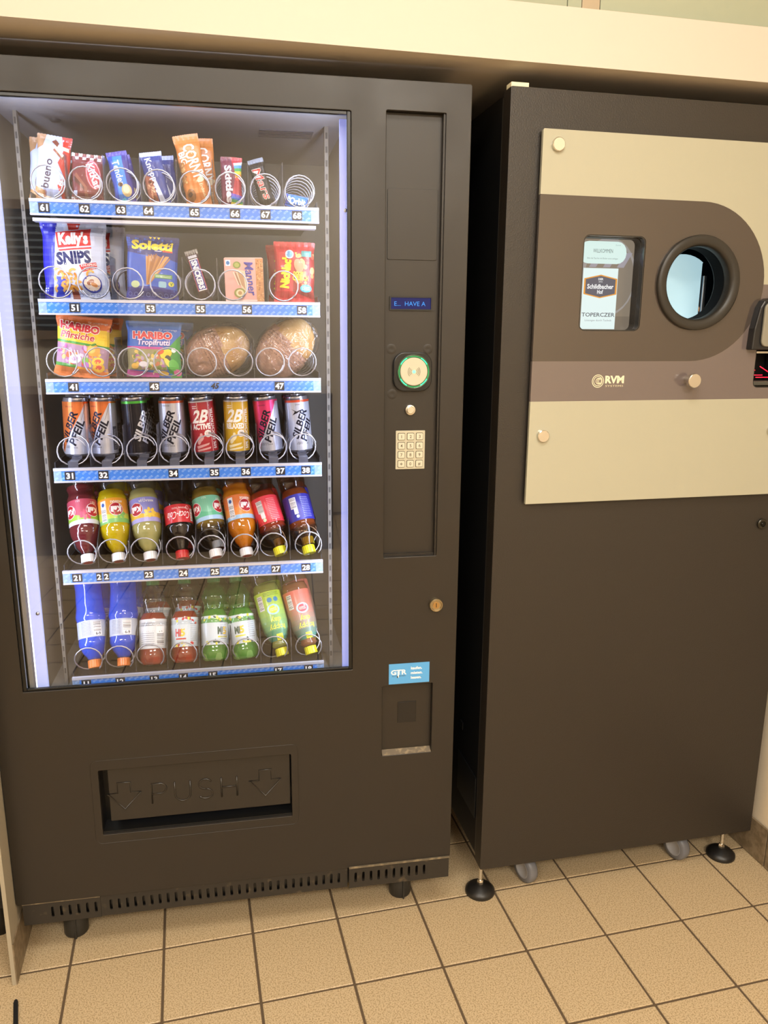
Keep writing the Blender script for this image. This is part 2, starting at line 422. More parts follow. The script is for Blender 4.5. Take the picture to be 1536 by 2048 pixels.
obj('cavity_floor', MB().box(.066, .750, .058, .60, .555, .57), m_cav, VM)
for x0, x1 in ((.097, .104), (.708, .716)):
    rl = obj('side_rail', MB().box(x0, x1, .19, .206, .57, 1.785), mat('rail', '7d776c', .5), VM)
    hb = MB()
    for k in range(44): hb.box(x0+.002, x1-.002, .1888, .19, .60+k*.027, .612+k*.027)
    obj('slot', hb, mat('slot_dark', '4a463f', .6), rl, kind='stuff')
# window gasket, inner frame, glass
fr = MB()
for a, bq, c_, d in ((.059, .0665, .6458, 1.7705), (.7305, .738, .6458, 1.7705), (.0665, .7305, .6458, .6505), (.0665, .7305, 1.764, 1.7705)): fr.box(a, bq, .004, .012, c_, d)
obj('window_gasket', fr, m_gasket, VM, bevel=.001)
obj('window_pane', MB().box(.0600, .7370, .0125, .0160, .6470, 1.7695), m_glass, VM)
# LED strips
for nm, x0, x1, hz in (('l', .0775, .0985, (.60, 1.765)), ('r', .7215, .7345, (.60, 1.765))):
    s = obj('light_strip', MB().box(x0, x1, .042, .050, *hz), mat('led_diffuser_'+nm, 'aab4d8', .4, emit='b4c2ff' if nm == 'l' else '869cff', estr=0.62), VM)
    e = (x0-.0025, x0) if nm == 'l' else (x1-.0, x1+.0016)
    obj('bright_edge', MB().box(e[0], e[1], .042, .052, *hz), mat('led_edge', 'ffffff', .4, emit='e8eeff', estr=2.2), s)
    sc = obj('screw', MB().lathe([(0.0, .038), (.0035, .0385), (.0042, .042)], 10, ((x0+x1)/2+.004, 0, .80 if nm == 'l' else 1.60), 'y'), m_alu, s)
def vlamp(name, loc, d, sx, sy, p, col):
    q = Vector(d).to_track_quat('-Z', 'Y').to_euler(); o = area(name, (0, 0, 0), (0, 0, 0), sx, sy, p, col)
    o.matrix_world = VMM @ Matrix.Translation(loc) @ q.to_matrix().to_4x4(); return o
COOL = (0.72, 0.80, 1.0)
vlamp('led_light', (.088, .056, 1.2), (.75, .6, 0), .03, 1.08, 2.4, COOL)
vlamp('led_light', (.728, .056, 1.2), (-.75, .6, 0), .03, 1.08, 2.4, COOL)
vlamp('led_light', (.41, .062, 1.775), (0, .45, -.8), .6, .03, .8, COOL)

# trays -------------------------------------------------------------
TZ = {6: 1.611, 5: 1.4263, 4: 1.2715, 3: 1.0905, 2: .8705, 1: .6275}
LX = [.1665 + .0688*i for i in range(8)]
COIL_R = .0295
def coil_mesh(pitch, phase, turns, r=COIL_R, mirror=False):
    n = 18; pts = []; sgn = -1 if mirror else 1
    for i in range(int(n*turns)+1):
        t = i/n; a = phase+2*PI*t*sgn
        # the first turn lies almost flat, as the photo's round front loops do
        y = pitch*max(0, t-0.55)
        pts.append((r*math.cos(a), y, r*math.sin(a)))
    return MB().tube(pts, .00155, 6).mesh('coil', m_wire)
coils = {'snack': coil_mesh(.034, -1.2, 9), 'wide': coil_mesh(.060, -.9, 6), 'widem': coil_mesh(.060, PI+.9, 6, mirror=True),
         'can': coil_mesh(.066, .35, 6), 'bottle': coil_mesh(.072, -.75, 5.3)}
lanes = {6: [(LX[i], 'snack') for i in range(8)],
         5: [(.165, 'wide'), (.238, 'widem'), (.3035, 'wide'), (.376, 'widem'), (.444, 'snack'), (.509, 'wide'), (.612, 'wide')],
         4: [(.166, 'wide'), (.239, 'widem'), (.3035, 'wide'), (.374, 'widem'), (.4405, 'wide'), (.515, 'widem'), (.5802, 'wide'), (.648, 'widem')],
         3: [(x, 'can') for x in (.172, .239, .309, .3755, .4467, .512, .5825, .6465)],
         2: [(x, 'bottle') for x in (.174, .2365, .303, .3765, .443, .514, .5775, .6545)],
         1: [(x, 'bottle') for x in (.169, .2345, .300, .3718, .4415, .5097, .574, .6515)]}
nums = {6: [('61', .1598), ('62', .2333), ('63', .3006), ('64', .3522), ('65', .4397), ('66', .5182), ('67', .5784), ('68', .6413)],
        5: [('51', .2013), ('53', .3452), ('55', .443), ('56', .5358), ('58', .6482)],
        4: [('41', .1865), ('43', .344), ('45', .4654), ('47', .5983)],
        3: [('31', .1653), ('32', .2314), ('34', .3723), ('35', .4569), ('36', .5229), ('37', .5963), ('38', .6512)],
        2: [('21', .1624), ('2', .2070), ('2', .2219), ('23', .3093), ('24', .3817), ('25', .4488), ('26', .5113), ('27', .5813), ('28', .6478)],
        1: [('11', .1629), ('12', .2344), ('13', .307), ('14', .3698), ('15', .4344), ('17', .5812), ('18', .6498)]}
divs = {6: [.201, .2705, .339, .408, .477, .546, .6145], 5: [.271, .4105, .4785, .580], 4: [.270, .407, .5475],
        3: [.2055, .274, .342, .4115, .479, .547, .6125], 2: [.2055, .27, .3385, .4095, .4785, .5445, .614], 1: [.203, .268, .336, .406, .4755, .5425, .612]}
X0, X1 = .134, .6855
for r in (6, 5, 4, 3, 2, 1):
    z = TZ[r]
    tb = MB(); tb.box(X0+.002, X1-.002, .104, .56, z-.005, z-.001)
    for x0 in (X0+.002, X1-.004): tb.box(x0, x0+.002, .104, .56, z-.001, z+.012)
    tr = obj('tray', tb, m_tray, VM)
    lip = MB(); lip.box(X0, X1, .0985, .104, z-.030, z); lip.box(X0, X1, .0965, .0985, z-.0055, z); lip.box(X0, X1, .0965, .0985, z-.030, z-.0267)
    if r == 6: lip.box(X0+.002, X1-.006, .104, .13, z-.040, z-.034)
    obj('price_rail', lip, mat('rail_white', 'cfd3e0', .3, metal=.35), tr)
    # blue strip printed with the repeated letters
    a = Art(); H0, H1 = z-.0267, z-.0055; hh = (H1-H0)*1000; wd = (X1-X0)*1000
    a.rect(0, 0, wd, hh, '3f7fe0'); a.rect(0, 0, 15, hh, '7f97b8'); a.layer -= 1; a.rect(wd-16, 0, wd, hh, '7f97b8')
    rr_ = random.Random(r); x = 4
    while x < wd:
        for k, v in enumerate((.2, .78)):
            a.text('GTR', x+k*6, hh*v, 3.6, '9cc0f2', rot=.62, bold=.02); a.layer -= 1
        x += 12.5
    bb = a.build(flat_surf(X0, H0, .0985), None, None, (0.2, 0.1, wd-.2, hh-.1), .02, .1)
    obj('printed_strip', bb, mat('strip_print', 'ffffff', .3, attr=True, coat=.3), tr)
    for s, x in nums[r]:
        if s == '45':
            q = Art().text('45', 0, 0, 11, '14162a', shear=.25, bold=.04)
            obj('number', q.build(flat_surf(x, (H0+H1)/2+.001, .0980), None, None), m_print, tr, label='handwritten number 45'); continue
        ww = 20.0 if len(s) == 2 else 11.0
        q = Art().rect(-ww/2, -8.8, ww/2, 8.8, '23242a').text(s, 0, 0, 11.2, 'f4f6fb', bold=.035, sx=1.05)
        nb = q.build(flat_surf(x, (H0+H1)/2, .0978), None, None); nb.box(x-ww/2000, x+ww/2000, .0979, .0985, (H0+H1)/2-.0088, (H0+H1)/2+.0088, col=hexc('23242a'))
        obj('number_tag', nb, m_print, tr)
    for x in divs[r]:
        if r in (6, 5, 4): d = MB().box(x-.0006, x+.0006, .112, .50, z, z+(.085 if r > 4 else .082)); dm = m_div
        elif r == 3: d = MB().box(x-.0007, x+.0007, .112, .50, z, z+.085); dm = m_div
        else:
            d = MB(); pr = [(.110, z), (.110, z+.035), (.118, z+.055), (.17, z+.095), (.50, z+.095), (.50, z)]
            vs = [(x+s_*.0008, y, zz) for s_ in (-1, 1) for y, zz in pr]; n = 6
            d.add(vs, [tuple(range(n)), tuple(range(2*n-1, n-1, -1))]+[(i, i+n, (i+1) % n+n, (i+1) % n) for i in range(n)]); dm = mat('divider_steel', '4a4a50', .35, metal=.5)
        obj('divider', d, dm, tr)
    for x, kd in lanes[r]:
        c = bpy.data.objects.new('coil', coils[kd]); COL.objects.link(c); c.parent = tr
        c.location = (x, .108, z+.0325 if r > 2 else z+.034)
        if r == 3:   # folded kick plates under the cans
            k = MB().box(x-.010, x+.010, .105, .107, z-.001, z+.012); k.box(x-.010, x+.010, .107, .150, z+.010, z+.012)
            k.box(x-.010, x+.010, .150, .152, z+.010, z+.019)
            obj('can_bracket', k, mat('bracket', '4c4f5c', .4), tr)
    if r < 3:      # small punched holes near the front edge
        hb = MB()
        for i in range(30): hb.box(X0+.012+i*.018, X0+.015+i*.018, .112, .120, z-.001, z-.0006)
        obj('punched_holes', hb, m_gasket, tr, kind='stuff')

# control column ------------------------------------------------------
cp = obj('control_panel', MB().box(.8052, .9214, .016, .030, .898, 1.7752), m_body2, VM)
rim = MB(); rim.box(.9175, .9214, .004, .016, .898, 1.7752); rim.box(.8052, .9175, .010, .016, .8980, .9030)
obj('panel_rim', rim, m_body, cp)
obj('blank_cover', plate(rrect(.8110, 1.5075, .9120, 1.6400, .004, 4), [], .0145, .016), m_body2, cp, bevel=.0006)
lc = obj('display', plate(rrect(.8165, 1.4100, .9045, 1.4380, .001, 2), [rrect(.8195, 1.4130, .9015, 1.4350, .0005, 1)], .0125, .016), m_black, cp)
obj('display_screen', MB().box(.8195, .9015, .0145, .0155, 1.413, 1.435), mat('lcd', '0a1038', .3, spec=.2, emit='16227a', estr=.4), lc)
a = Art().text('E...  HAVE A', 0, 0, 8.4, '2fa2ff', fit=64)
obj('display_text', a.build(flat_surf(.8585, 1.4235, .0145), None, None), mat('lcd_text', 'ffffff', attr='emit', estr=1.0), lc)
nf = obj('card_reader', plate(rrect(.8245, 1.2490, .9050, 1.3280, .024, 8), [], .006, .016), m_black, cp, bevel=.002)
ncx, ncz = .8662, 1.2892
obj('reader_ring', MB().lathe([(.0345, .006), (.0345, .003), (.0335, .002), (.0325, .003), (.0295, .0045)], 48, (ncx, 0, ncz), 'y'), mat('ring_clear', '37503a', .15, coat=.6), nf)
lr = MB()
for a0 in (.25*PI, .75*PI, 1.25*PI, 1.75*PI, 0, .5*PI, PI, 1.5*PI):
    bright = abs(math.sin(2*a0)) > .5; sp = .30 if bright else .46
    n = 6; vs = []
    for i in range(n+1):
        an = a0-sp+2*sp*i/n
        for rr in (.0298, .0318): vs.append((ncx+rr*math.cos(an), .0033, ncz+rr*math.sin(an)))
    lr.add(vs, [(2*i, 2*i+1, 2*i+3, 2*i+2) for i in range(n)], mi=0 if bright else 1)
obj('reader_led', lr, [mat('led_green', '20ff90', .4, emit='35f0a0', estr=1.6), mat('led_green_dim', '1c8a4e', .4, emit='1f9c5a', estr=.45)], nf)
obj('reader_disc', MB().lathe([(.0, .0015), (.0270, .0015), (.0285, .003), (.0285, .008)], 48, (ncx, 0, ncz), 'y', smooth=False), mat('reader_cream', 'c4c1ac', .4), nf)
a = Art()
for r_ in (6.5, 9.5, 12.5):
    for s_ in (0, PI): a.ring(0, 0, r_-.45, r_+.45, '7d7560', s_-.75, s_+.75, 8)
obj('wave_symbol', a.build(flat_surf(ncx, ncz, .0014), None, None), m_print, nf)
obj('reader_light', MB().lathe([(0, .0009), (.0036, .0012)], 16, (ncx, 0, ncz), 'y'), mat('led_dot', '70ffb0', .4, emit='6cf2a4', estr=1.1), nf)
obj('return_button', MB().lathe([(0, .006), (.0072, .006), (.0076, .0085), (.0104, .009), (.0108, .012), (.0108, .016)], 28, (.8617, 0, 1.2108), 'y', smooth=False), m_chrome, cp, bevel=.0005)
kp = obj('keypad', plate(rrect(.8322, 1.0864, .8945, 1.1676, .001, 2), [], .0135, .016), mat('keypad_metal', 'c2bda8', .4, metal=.15), cp, bevel=.0005)
for i, s in enumerate('123456789*0#'):
    kx, kz = .8440+.0193*(i % 3), 1.1555-.0192*(i//3)
    k = plate(rrect(kx-.0068, kz-.0066, kx+.0068, kz+.0066, .0018, 3), [], .0112, .0135); k.c = [hexc('cfcab6')]*len(k.f)
    fr_ = plate(rrect(kx-.0078, kz-.0076, kx+.0078, kz+.0076, .0022, 3), [], .0132, .0135); fr_.c = [hexc('3a352a')]*len(fr_.f)
    k.add(fr_.v, fr_.f, col=hexc('4a4334'))
    tx = Art().text(s, 0, 0, 6.4 if s != '*' else 9, '57503f', bold=.01).build(flat_surf(kx, kz-(.002 if s == '*' else 0), .0112), None, None)
    for v_, (f_, c_) in [(tx.v, (tx.f, tx.c))]: k.add(v_, f_, col=hexc('57503f'))
    obj('key', k, m_print, kp)
# little dents pressed into the panel round the card reader
for dx, dz in ((.8215, 1.3340), (.8975, 1.3340), (.8240, 1.2430)):
    obj('dent', MB().lathe([(0, .01595), (.004, .0158), (.0075, .0154), (.011, .0161)], 16, (dx, 0, dz), 'y'), m_body2, cp)
lk = obj('door_lock', MB().lathe([(.0148, 0), (.0148, -.010), (.0135, -.0115), (.0118, -.0115), (.0112, -.008), (.0, -.008)], 28, (.9215, 0, .7875), 'y', smooth=False), mat('lock_steel', 'a8997a', .3, metal=.9), VM, bevel=.0004)
obj('keyway', plate(circ(.9215, .7875, .0075, 20), [], -.0095, -.0078), mat('lock_brass', 'b8935c', .35, metal=.8), lk)
obj('key_slot', MB().box(.9207, .9223, -.0099, -.0094, .783, .7925), m_gasket, lk)
st = obj('sticker', MB().box(.8192, .9112, -.0007, 0, .6045, .6525), mat('sticker_blue', '58a8e6', .35, coat=.3), VM)
a = Art().text('GTR', 22, 28, 11, 'f6f8fb', bold=.03, fit=34).text('AUTOMATEN', 22, 19, 2.6, '23405e', bold=.01, fit=30).rect(19.6, 15.5, 22.6, 30, 'f6f8fb').rect(18.2, 14.5, 20.6, 19, '1f2a36')
for i, s in enumerate(('kaufen.', 'mieten.', 'leasen.')): a.text(s, 50, 36-i*11.2, 6.2, 'f8fafc', bold=.03, align='L')
flat_print('sticker_print', a, st, .8192, .6045, -.0007)
# coin return
cr = obj('coin_return', MB().box(.8046, .9198, .014, .030, .4298, .6008), m_body, VM)
obj('coin_flap', plate(rrect(.8425, .5020, .8855, .5530, .001, 2), [], .0125, .0142), mat('flap_dark', '191613', .5), cr, bevel=.0005)
ld = MB(); ld.add([(.806, .014, .4375), (.919, .014, .4375), (.919, .001, .4305), (.806, .001, .4305), (.806, .001, .4285), (.919, .001, .4285), (.806, .014, .4285), (.919, .014, .4285)], [(0, 3, 2, 1), (3, 4, 5, 2), (0, 1, 7, 6), (4, 6, 7, 5), (0, 6, 4, 3), (1, 2, 5, 7)])
obj('coin_ledge', ld, mat('worn_ledge', '6d6252', .45, vary=(90, '9c8c70', .5, .7)), cr)
# pick-up flap
bx = MB(); bx.box(.1915, .6, .05, .054, .29, .4545)
obj('pickup_bin', bx, m_gasket, VM)
obj('bezel_line', MB().tube([(x, .0002, z) for x, z in rrect(.1760, .2790, .6150, .4775, .014, 6)], .0008, 6, closed=True), m_body2, VM)
fb_ = MB(); fb_.box(.1895, .1915, .012, .054, .29, .4545); fb_.box(.6, .602, .012, .054, .29, .4545); fb_.box(.1915, .6, .012, .054, .298, .300)
obj('bin_sides', fb_, m_gasket, VM)
fl = obj('push_flap', plate(rrect(.2080, .3240, .5975, .4540, .002, 2), [], .012, .022), mat('flap_plastic', '24201c', .3, spec=.6), VM, bevel=.001)
obj('flap_frame', MB().box(.1915, .6, .006, .05, .3000, .3045), m_black, VM)
def stroke(pts, parent, name, r=.0019, closed=False):
    obj(name, MB().tube([(x, .0118, z) for x, z in pts], r, 6, closed=closed), mat('flap_plastic'), parent)
def arc(cx, cz, rx, rz, a0, a1, n=10): return [(cx+rx*math.cos(a0+(a1-a0)*i/n), cz+rz*math.sin(a0+(a1-a0)*i/n)) for i in range(n+1)]
zt_, zb_ = .4055, .3580
for cx in (.2395, .5420):
    stroke([(cx-.014, zt_+.009), (cx+.014, zt_+.009), (cx+.014, zt_-.015), (cx+.035, zt_-.015), (cx, zb_-.008), (cx-.035, zt_-.015), (cx-.014, zt_-.015)], fl, 'arrow', closed=True)
stroke([(.297, zb_), (.297, zt_), (.313, zt_)]+arc(.313, zt_-.0125, .015, .0125, PI/2, -PI/2)+[(.297, zt_-.025)], fl, 'letter')
stroke([(.346, zt_), (.346, zb_+.018)]+arc(.3625, zb_+.0175, .0165, .0175, PI, 2*PI)+[(.379, zt_)], fl, 'letter')
stroke(arc(.4115, zt_-.012, .014, .012, .15*PI, 1.5*PI)+arc(.4115, zb_+.012, .015, .0118, PI/2, -.85*PI), fl, 'letter')
stroke([(.446, zb_), (.446, zt_)], fl, 'letter'); stroke([(.446, (zt_+zb_)/2), (.480, (zt_+zb_)/2)], fl, 'letter'); stroke([(.480, zb_), (.480, zt_)], fl, 'letter')
# plinth grilles
def vent(x0, x1, z0, z1, xs, y, lip):
    p = plate([(x0, z0), (x1, z0), (x1, z1), (x0, z1)], [rrect(x-.0030, z0+.014, x+.0030, z0+.040, .0029, 4) for x in xs], y, y+.003)
    o = obj('vent_panel', p, mat('vent_coat', '2a2621', .5, vary=(45, '5a4e3c', .6, .8)), VM)
    if lip: obj('lip', MB().box(x0, x1, y-.002, .055, z1, z1+.003), mat('worn_lip', '6b604e', .45, vary=(60, '9a8a6c', .5, .7)), o)
    return o
vent(.0110, .1730, .0930, .1450, [.0720+.0182*i for i in range(6)], .004, True)
vent(.1735, .7250, .0945, .1479, [.1950+.01758*i for i in range(30)], .004, False)
vent(.7285, .9685, .0955, .1480, [.7440+.01825*i for i in range(10)], -.002, True)
obj('plinth', MB().box(.02, .95, .012, .80, .100, .1479), m_gasket, VM)
for x, y in ((.098, .085), (.868, .085), (.098, .76), (.868, .76)):
    f = MB().lathe([(0, .1), (.027, .1), (.027, .004), (.026, 0), (0, 0)], 28, (x, y, 0), smooth=True)
    f.box(x+.002, x+.006, y-.030, y-.026, .0, .10)
    obj('foot', f, mat('foot_rubber', '2b2925', .45), VM)

# ================================================================== PRODUCTS
def PM(u, y, z, tilt=0, lean=0, spin=0):
    """matrix of a product at (u, y, z) in the machine; tilt leans the top backwards, lean tips it to the right (degrees)"""
    return VMM @ Matrix.Translation((u, y, z)) @ Matrix.Rotation(-math.radians(tilt), 4, 'X') @ Matrix.Rotation(math.radians(lean), 4, 'Y') @ Matrix.Rotation(math.radians(spin), 4, 'Z')
def smooth(t): t = max(0, min(1, t)); return t*t*(3-2*t)
def pouch(name, label, cat, w, h, t, base, art, mtx, seal=7, nx=22, nz=28, seed=1, crease=1.0, neck=.05, m=None, group=None, sealcol=None):
    """sealed film bag or bar wrapper, w x h x t mm, standing on its bottom seal"""
    rd = random.Random(seed); ph = [rd.uniform(0, 6.28) for _ in range(12)]; fr_ = [rd.uniform(.6, 1.6) for _ in range(12)]
    def shape(u, v):
        """u in -1..1, v in mm"""
        e = min(v, h-v); f = smooth((e-seal*.6)/(h*.16)) if h > 3*seal else 1
        th = t*f*(max(0, 1-abs(u)**2.6))**.6/2
        cr_ = crease*(.9*math.sin(u*5.0*fr_[0]+ph[0]+v*.07*fr_[1])+.6*math.sin(u*11*fr_[2]+ph[1]-v*.05)+.5*math.sin(v*.21*fr_[3]+ph[2]+u*3))
        # puckers running in from the seals
        pk = crease*1.1*math.sin(u*(13+4*fr_[4])+ph[3])*math.exp(-max(0, e-seal)/(h*.12))*(1 if e > seal*.7 else .25)
        x = u*w/2*(1-neck*f)+(crease*.5*math.sin(v*.09*fr_[5]+ph[4]))*(1 if abs(u) > .9 else 0)
        sw = crease*1.2*math.sin(u*2.2+ph[5])*(1-f)
        return x, th, (cr_*f*.8*(1-abs(u)**4)+pk), sw
    G = []
    for j in range(nz+1):
        row = []
        for i in range(nx+1):
            u = -1+2*i/nx; v = h*j/nz; x, th, c_, sw = shape(u, v)
            zz = v+(.9 if (i % 2 and j in (0, nz)) else 0)*(1 if j else -1)
            row.append((x, -th-c_*.7+sw, zz, th+sw))
        G.append(row)
    b = MB(); n1 = nx+1
    fv = [(p[0]*.001, p[1]*.001, p[2]*.001) for r_ in G for p in r_]; bv = [(p[0]*.001, (max(p[3], p[1]+.25))*.001, p[2]*.001) for r_ in G for p in r_]
    q = [(j*n1+i, j*n1+i+1, (j+1)*n1+i+1, (j+1)*n1+i) for j in range(nz) for i in range(nx)]
    b.add(fv, q, smooth=True); b.add(bv, [f[::-1] for f in q], smooth=True)
    r0 = thing(name, label, cat, mtx, group)
    obj('wrapper', b, m or mat('film_'+base, base, .28, coat=.4), r0)
    def surf(u, v, l):
        s_ = max(0, min(nx-1e-6, (u/w+.5)*nx)); r_ = max(0, min(nz-1e-6, v/h*nz)); i, j = int(s_), int(r_); a_, c_ = s_-i, r_-j
        P = [0, 0, 0]
        for k in range(3): P[k] = (G[j][i][k]*(1-a_)+G[j][i+1][k]*a_)*(1-c_)+(G[j+1][i][k]*(1-a_)+G[j+1][i+1][k]*a_)*c_
        return (P[0]*.001, (P[1]-l)*.001, P[2]*.001)
    if art:
        us = [w*(i/nx-.5) for i in range(nx+1)]; vs = [h*j/nz for j in range(nz+1)]
        obj('printed_front', art.build(surf, us, vs, (-w/2+.1, .1, w/2-.1, h-.1), .05, .22), m_printg, r0)
    return r0
def cyl_surf(R, off=0.0):
    Rf = R if callable(R) else (lambda v: R)
    def f(u, v, l):
        r_ = Rf(v)+l; R0 = Rf(v); a_ = u/31.0+off if callable(R) else u/R+off
        return (r_*math.sin(a_)*.001, -r_*math.cos(a_)*.001, v*.001)
    return f
def blobs(a, n, x0, y0, x1, y1, cols, r0, r1, seed):
    r_ = random.Random(seed)
    for i in range(n): a.ell(r_.uniform(x0, x1), r_.uniform(y0, y1), r_.uniform(r0, r1), r_.uniform(r0, r1)*.7, r_.choice(cols), r_.uniform(0, 3), 9); a.layer -= .6
    a.layer = int(a.layer)+1
    return a
Z6, Z5, Z4, Z3, Z2, Z1 = (TZ[k]+.0006 for k in (6, 5, 4, 3, 2, 1))
G6, G5, G4 = 'snack bars on the top shelf', 'snacks on the second shelf', 'bags on the third shelf'
def V(deg): return math.radians(deg)
# --- 61 white bar with brown lettering
a = Art().rect(-33, 0, 33, 124, 'b4bedb').poly([(33, 0), (33, 124), (12, 124), (20, 95), (10, 72), (22, 50), (12, 30), (20, 8), (12, 0)], 'c23226').poly([(33, 0), (33, 60), (26, 40), (24, 14), (28, 0)], '6e3a2c')
a.poly([(-33, 0), (-8, 0), (-12, 18), (-33, 26)], 'b98a5a').poly([(-26, 6), (4, 2), (2, 8), (-24, 13)], 'e9dcc6').poly([(-33, 92), (-20, 100), (-14, 124), (-33, 124)], 'a9805a')
a.poly([(0, 94), (18, 78), (24, 84), (6, 102)], '8a4b33').poly([(2, 98), (18, 83), (21, 87), (6, 102)], 'efe0c4').poly([(4, 98), (30, 94), (30, 101), (4, 104)], 'f1e4c4').poly([(-4, 110), (8, 100), (10, 108), (2, 116)], '7a3c28')
a.text('bueno', -10, 50, 15, '3b2236', rot=V(84), bold=.01, fit=54).text('der', -12, 14, 6, 'a03028', rot=V(80)).text('e', 16, 36, 16, 'e9edf8', rot=V(70), bold=.03)
p61 = pouch('chocolate_bar', 'white and red chocolate bar upright at the left end of the top shelf', 'snack bar', 64, 122, 20, 'c3c9e0', a, PM(.166, .140, Z6, 3, 7), 8, seed=3, group=G6)
copy_tree(p61, PM(.150, .172, Z6, 3, 4), 'white chocolate bar half hidden behind the white and red one', G6)
# --- 62 maroon bar with checkered seals
a = Art().rect(-31, 0, 31, 90, '7b2a30')
for k in range(9):
    for rw in (0, 1):
        if (k+rw) % 2: a.rect(-31+k*7, 78+rw*6, -24+k*7, 84+rw*6, 'd9dee6'); a.layer -= 1; a.rect(-31+k*7, rw*4, -24+k*7, 4+rw*4, 'd9dee6'); a.layer -= 1
a.layer += 2
a.ell(12, 52, 15, 28, 'c9525e', V(12)).ell(12, 52, 13.4, 26, 'e9c9d4', V(12)).ell(12, 52, 12.2, 24.6, 'c43d52', V(12)).text('KitKat', 13, 50, 14, 'f1eef4', rot=V(-68), bold=.03, fit=46)
a.poly([(-26, 48), (-6, 26), (-2, 30), (-22, 54)], '9a5a48').poly([(-28, 40), (-6, 22), (-4, 26), (-26, 48)], '5d2822').poly([(-4, 10), (2, 10), (0, 30), (-6, 28)], '8d5040').rect(-27, 12, -19, 20, 'c7d2ea').small(-26, 6, 6, 11, 'd9c9c4', 2)
p62 = pouch('chocolate_bar', 'maroon chocolate bar with black and white checkered ends', 'snack bar', 61, 90, 15, '74282e', a, PM(.2335, .139, Z6, 3, 4), 7, seed=8, group=G6)
copy_tree(p62, PM(.222, .172, Z6, 3, 0), 'maroon bar standing behind the checkered maroon bar', G6)
# --- 63 light blue bar
a = Art().rect(-20, 0, 20, 100, '2b53c0').poly([(-12, 0), (10, 0), (8, 96), (-10, 90)], '3f8be6').poly([(12, 0), (20, 0), (20, 100), (8, 100)], '3a338c').rect(-20, 90, 20, 100, '5148a8')
a.text('Tender', -3, 58, 13, 'eef3fb', rot=V(-84), bold=.02, fit=46).ell(6, 24, 10, 12, 'd8c08a').ell(6, 26, 6, 8, 'efe2b4').ell(-4, 36, 5, 4, '5a3a2a').poly([(-14, 4), (6, 2), (-2, 12)], '5fd0e6')
p63 = pouch('chocolate_bar', 'narrow light blue bar leaning left in the third coil of the top shelf', 'snack bar', 40, 98, 17, '3c52b8', a, PM(.308, .139, Z6, 3, -9), 8, seed=11, group=G6)
copy_tree(p63, PM(.318, .174, Z6, 3, -14), 'blue bar behind the narrow light blue one', G6)
# --- 64 blue and white wafer bar
a = Art().rect(-22, 0, 22, 102, '34458c').rect(-22, 92, 22, 102, 'b9c6ea').poly([(-22, 0), (0, 0), (-6, 52), (-22, 60)], 'a8634e').poly([(2, 0), (14, 0), (2, 44), (-4, 50)], 'd8e0f4').text('Knoppers', -2, 56, 12, 'eceff8', rot=V(-80), bold=.02, fit=66)
blobs(a, 26, -18, 4, -4, 44, ['c98d6a', '8a4a34', 'e0b892', '6d3526'], 1.5, 4, 5)
p64 = pouch('chocolate_bar', 'dark blue and white wafer bar in the fourth coil of the top shelf', 'snack bar', 43, 100, 16, '33427e', a, PM(.3725, .139, Z6, 3, -9), 7, seed=15, group=G6)
copy_tree(p64, PM(.388, .174, Z6, 3, -6), 'dark blue wafer bar standing behind its twin', G6)
# --- 65 orange bar
a = Art().rect(-27, 0, 27, 136, 'd5803a').text('BIG', -14, 92, 12, 'f6ead6', rot=V(-84), bold=.04, fit=22).text('CORNY', 6, 84, 22, 'f8f0e0', rot=V(-80), bold=.025, fit=66)
a.poly([(-27, 40), (-16, 50), (-14, 84), (-27, 86)], 'a8703a').ell(14, 50, 10, 5, 'f1dcb0', V(30)).text('Erdnuss', 14, 28, 6, 'f0d9a8', rot=V(-80), bold=.02).ell(-12, 22, 9, 12, '8e5a2a').text('e', -12, 24, 12, '4a2c1c', rot=V(-70), bold=.04).rect(-27, 120, 27, 136, 'dc8c48')
blobs(a, 16, -25, 46, -14, 80, ['c99a58', '8a5a2a', 'e2bc7c'], 1.5, 3.6, 6)
p65 = pouch('cereal_bar', 'tall orange cereal bar upright in the middle of the top shelf', 'snack bar', 50, 136, 20, 'cf7e3c', a, PM(.4495, .139, Z6, 3, -10), 9, seed=17, group=G6, crease=1.2)
copy_tree(p65, PM(.461, .174, Z6, 3, -3), 'orange cereal bar behind the tall orange one', G6)
# --- 66 candy bag with rainbow
a = Art().rect(-22, 0, 22, 98, 'b02c3c').poly([(-22, 0), (-2, 0), (8, 60), (-2, 98), (-22, 98)], '6f2740')
for k, c_ in enumerate(('c8d8ea', '58a0d8', '46a858', 'e8d23c', 'ea9a34', 'd8443c')): a.poly([(4+k*.8, 84-k*5.5), (22, 88-k*6), (22, 82-k*6), (6+k*.8, 78-k*5.5)], c_)
for k, c_ in enumerate(('e8d23c', '46a858', '4a7ad0', '6a4ab0')): a.poly([(-2, 6+k*5), (22, 2+k*5), (22, 7+k*5), (0, 11+k*5)], c_)
a.text('Skittles', -5, 44, 13, 'efe8ea', rot=V(-86), bold=.04, fit=68)
p66 = pouch('candy_bag', 'slim red and purple candy bag with rainbow stripes', 'candy', 43, 96, 18, 'a02838', a, PM(.5125, .139, Z6, 3, 1), 7, seed=21, group=G6, crease=1.3)
# --- 67 black bar with red lettering
a = Art().rect(-17, 0, 17, 98, '16110f').rect(-17, 90, 17, 98, '7d8694').text('Mars', 0, 48, 17, 'e8dcd0', rot=V(-82), bold=.03, fit=60, shear=.2, out=None).text('Mars', 0, 48, 17, 'c8281e', rot=V(-82), bold=.0, fit=60, shear=.2).rect(-17, 0, 17, 8, '4a453e')
p67 = pouch('chocolate_bar', 'black chocolate bar with red lettering leaning far left', 'snack bar', 32, 98, 18, '191412', a, PM(.588, .139, Z6, 3, -16), 7, seed=24, group=G6)
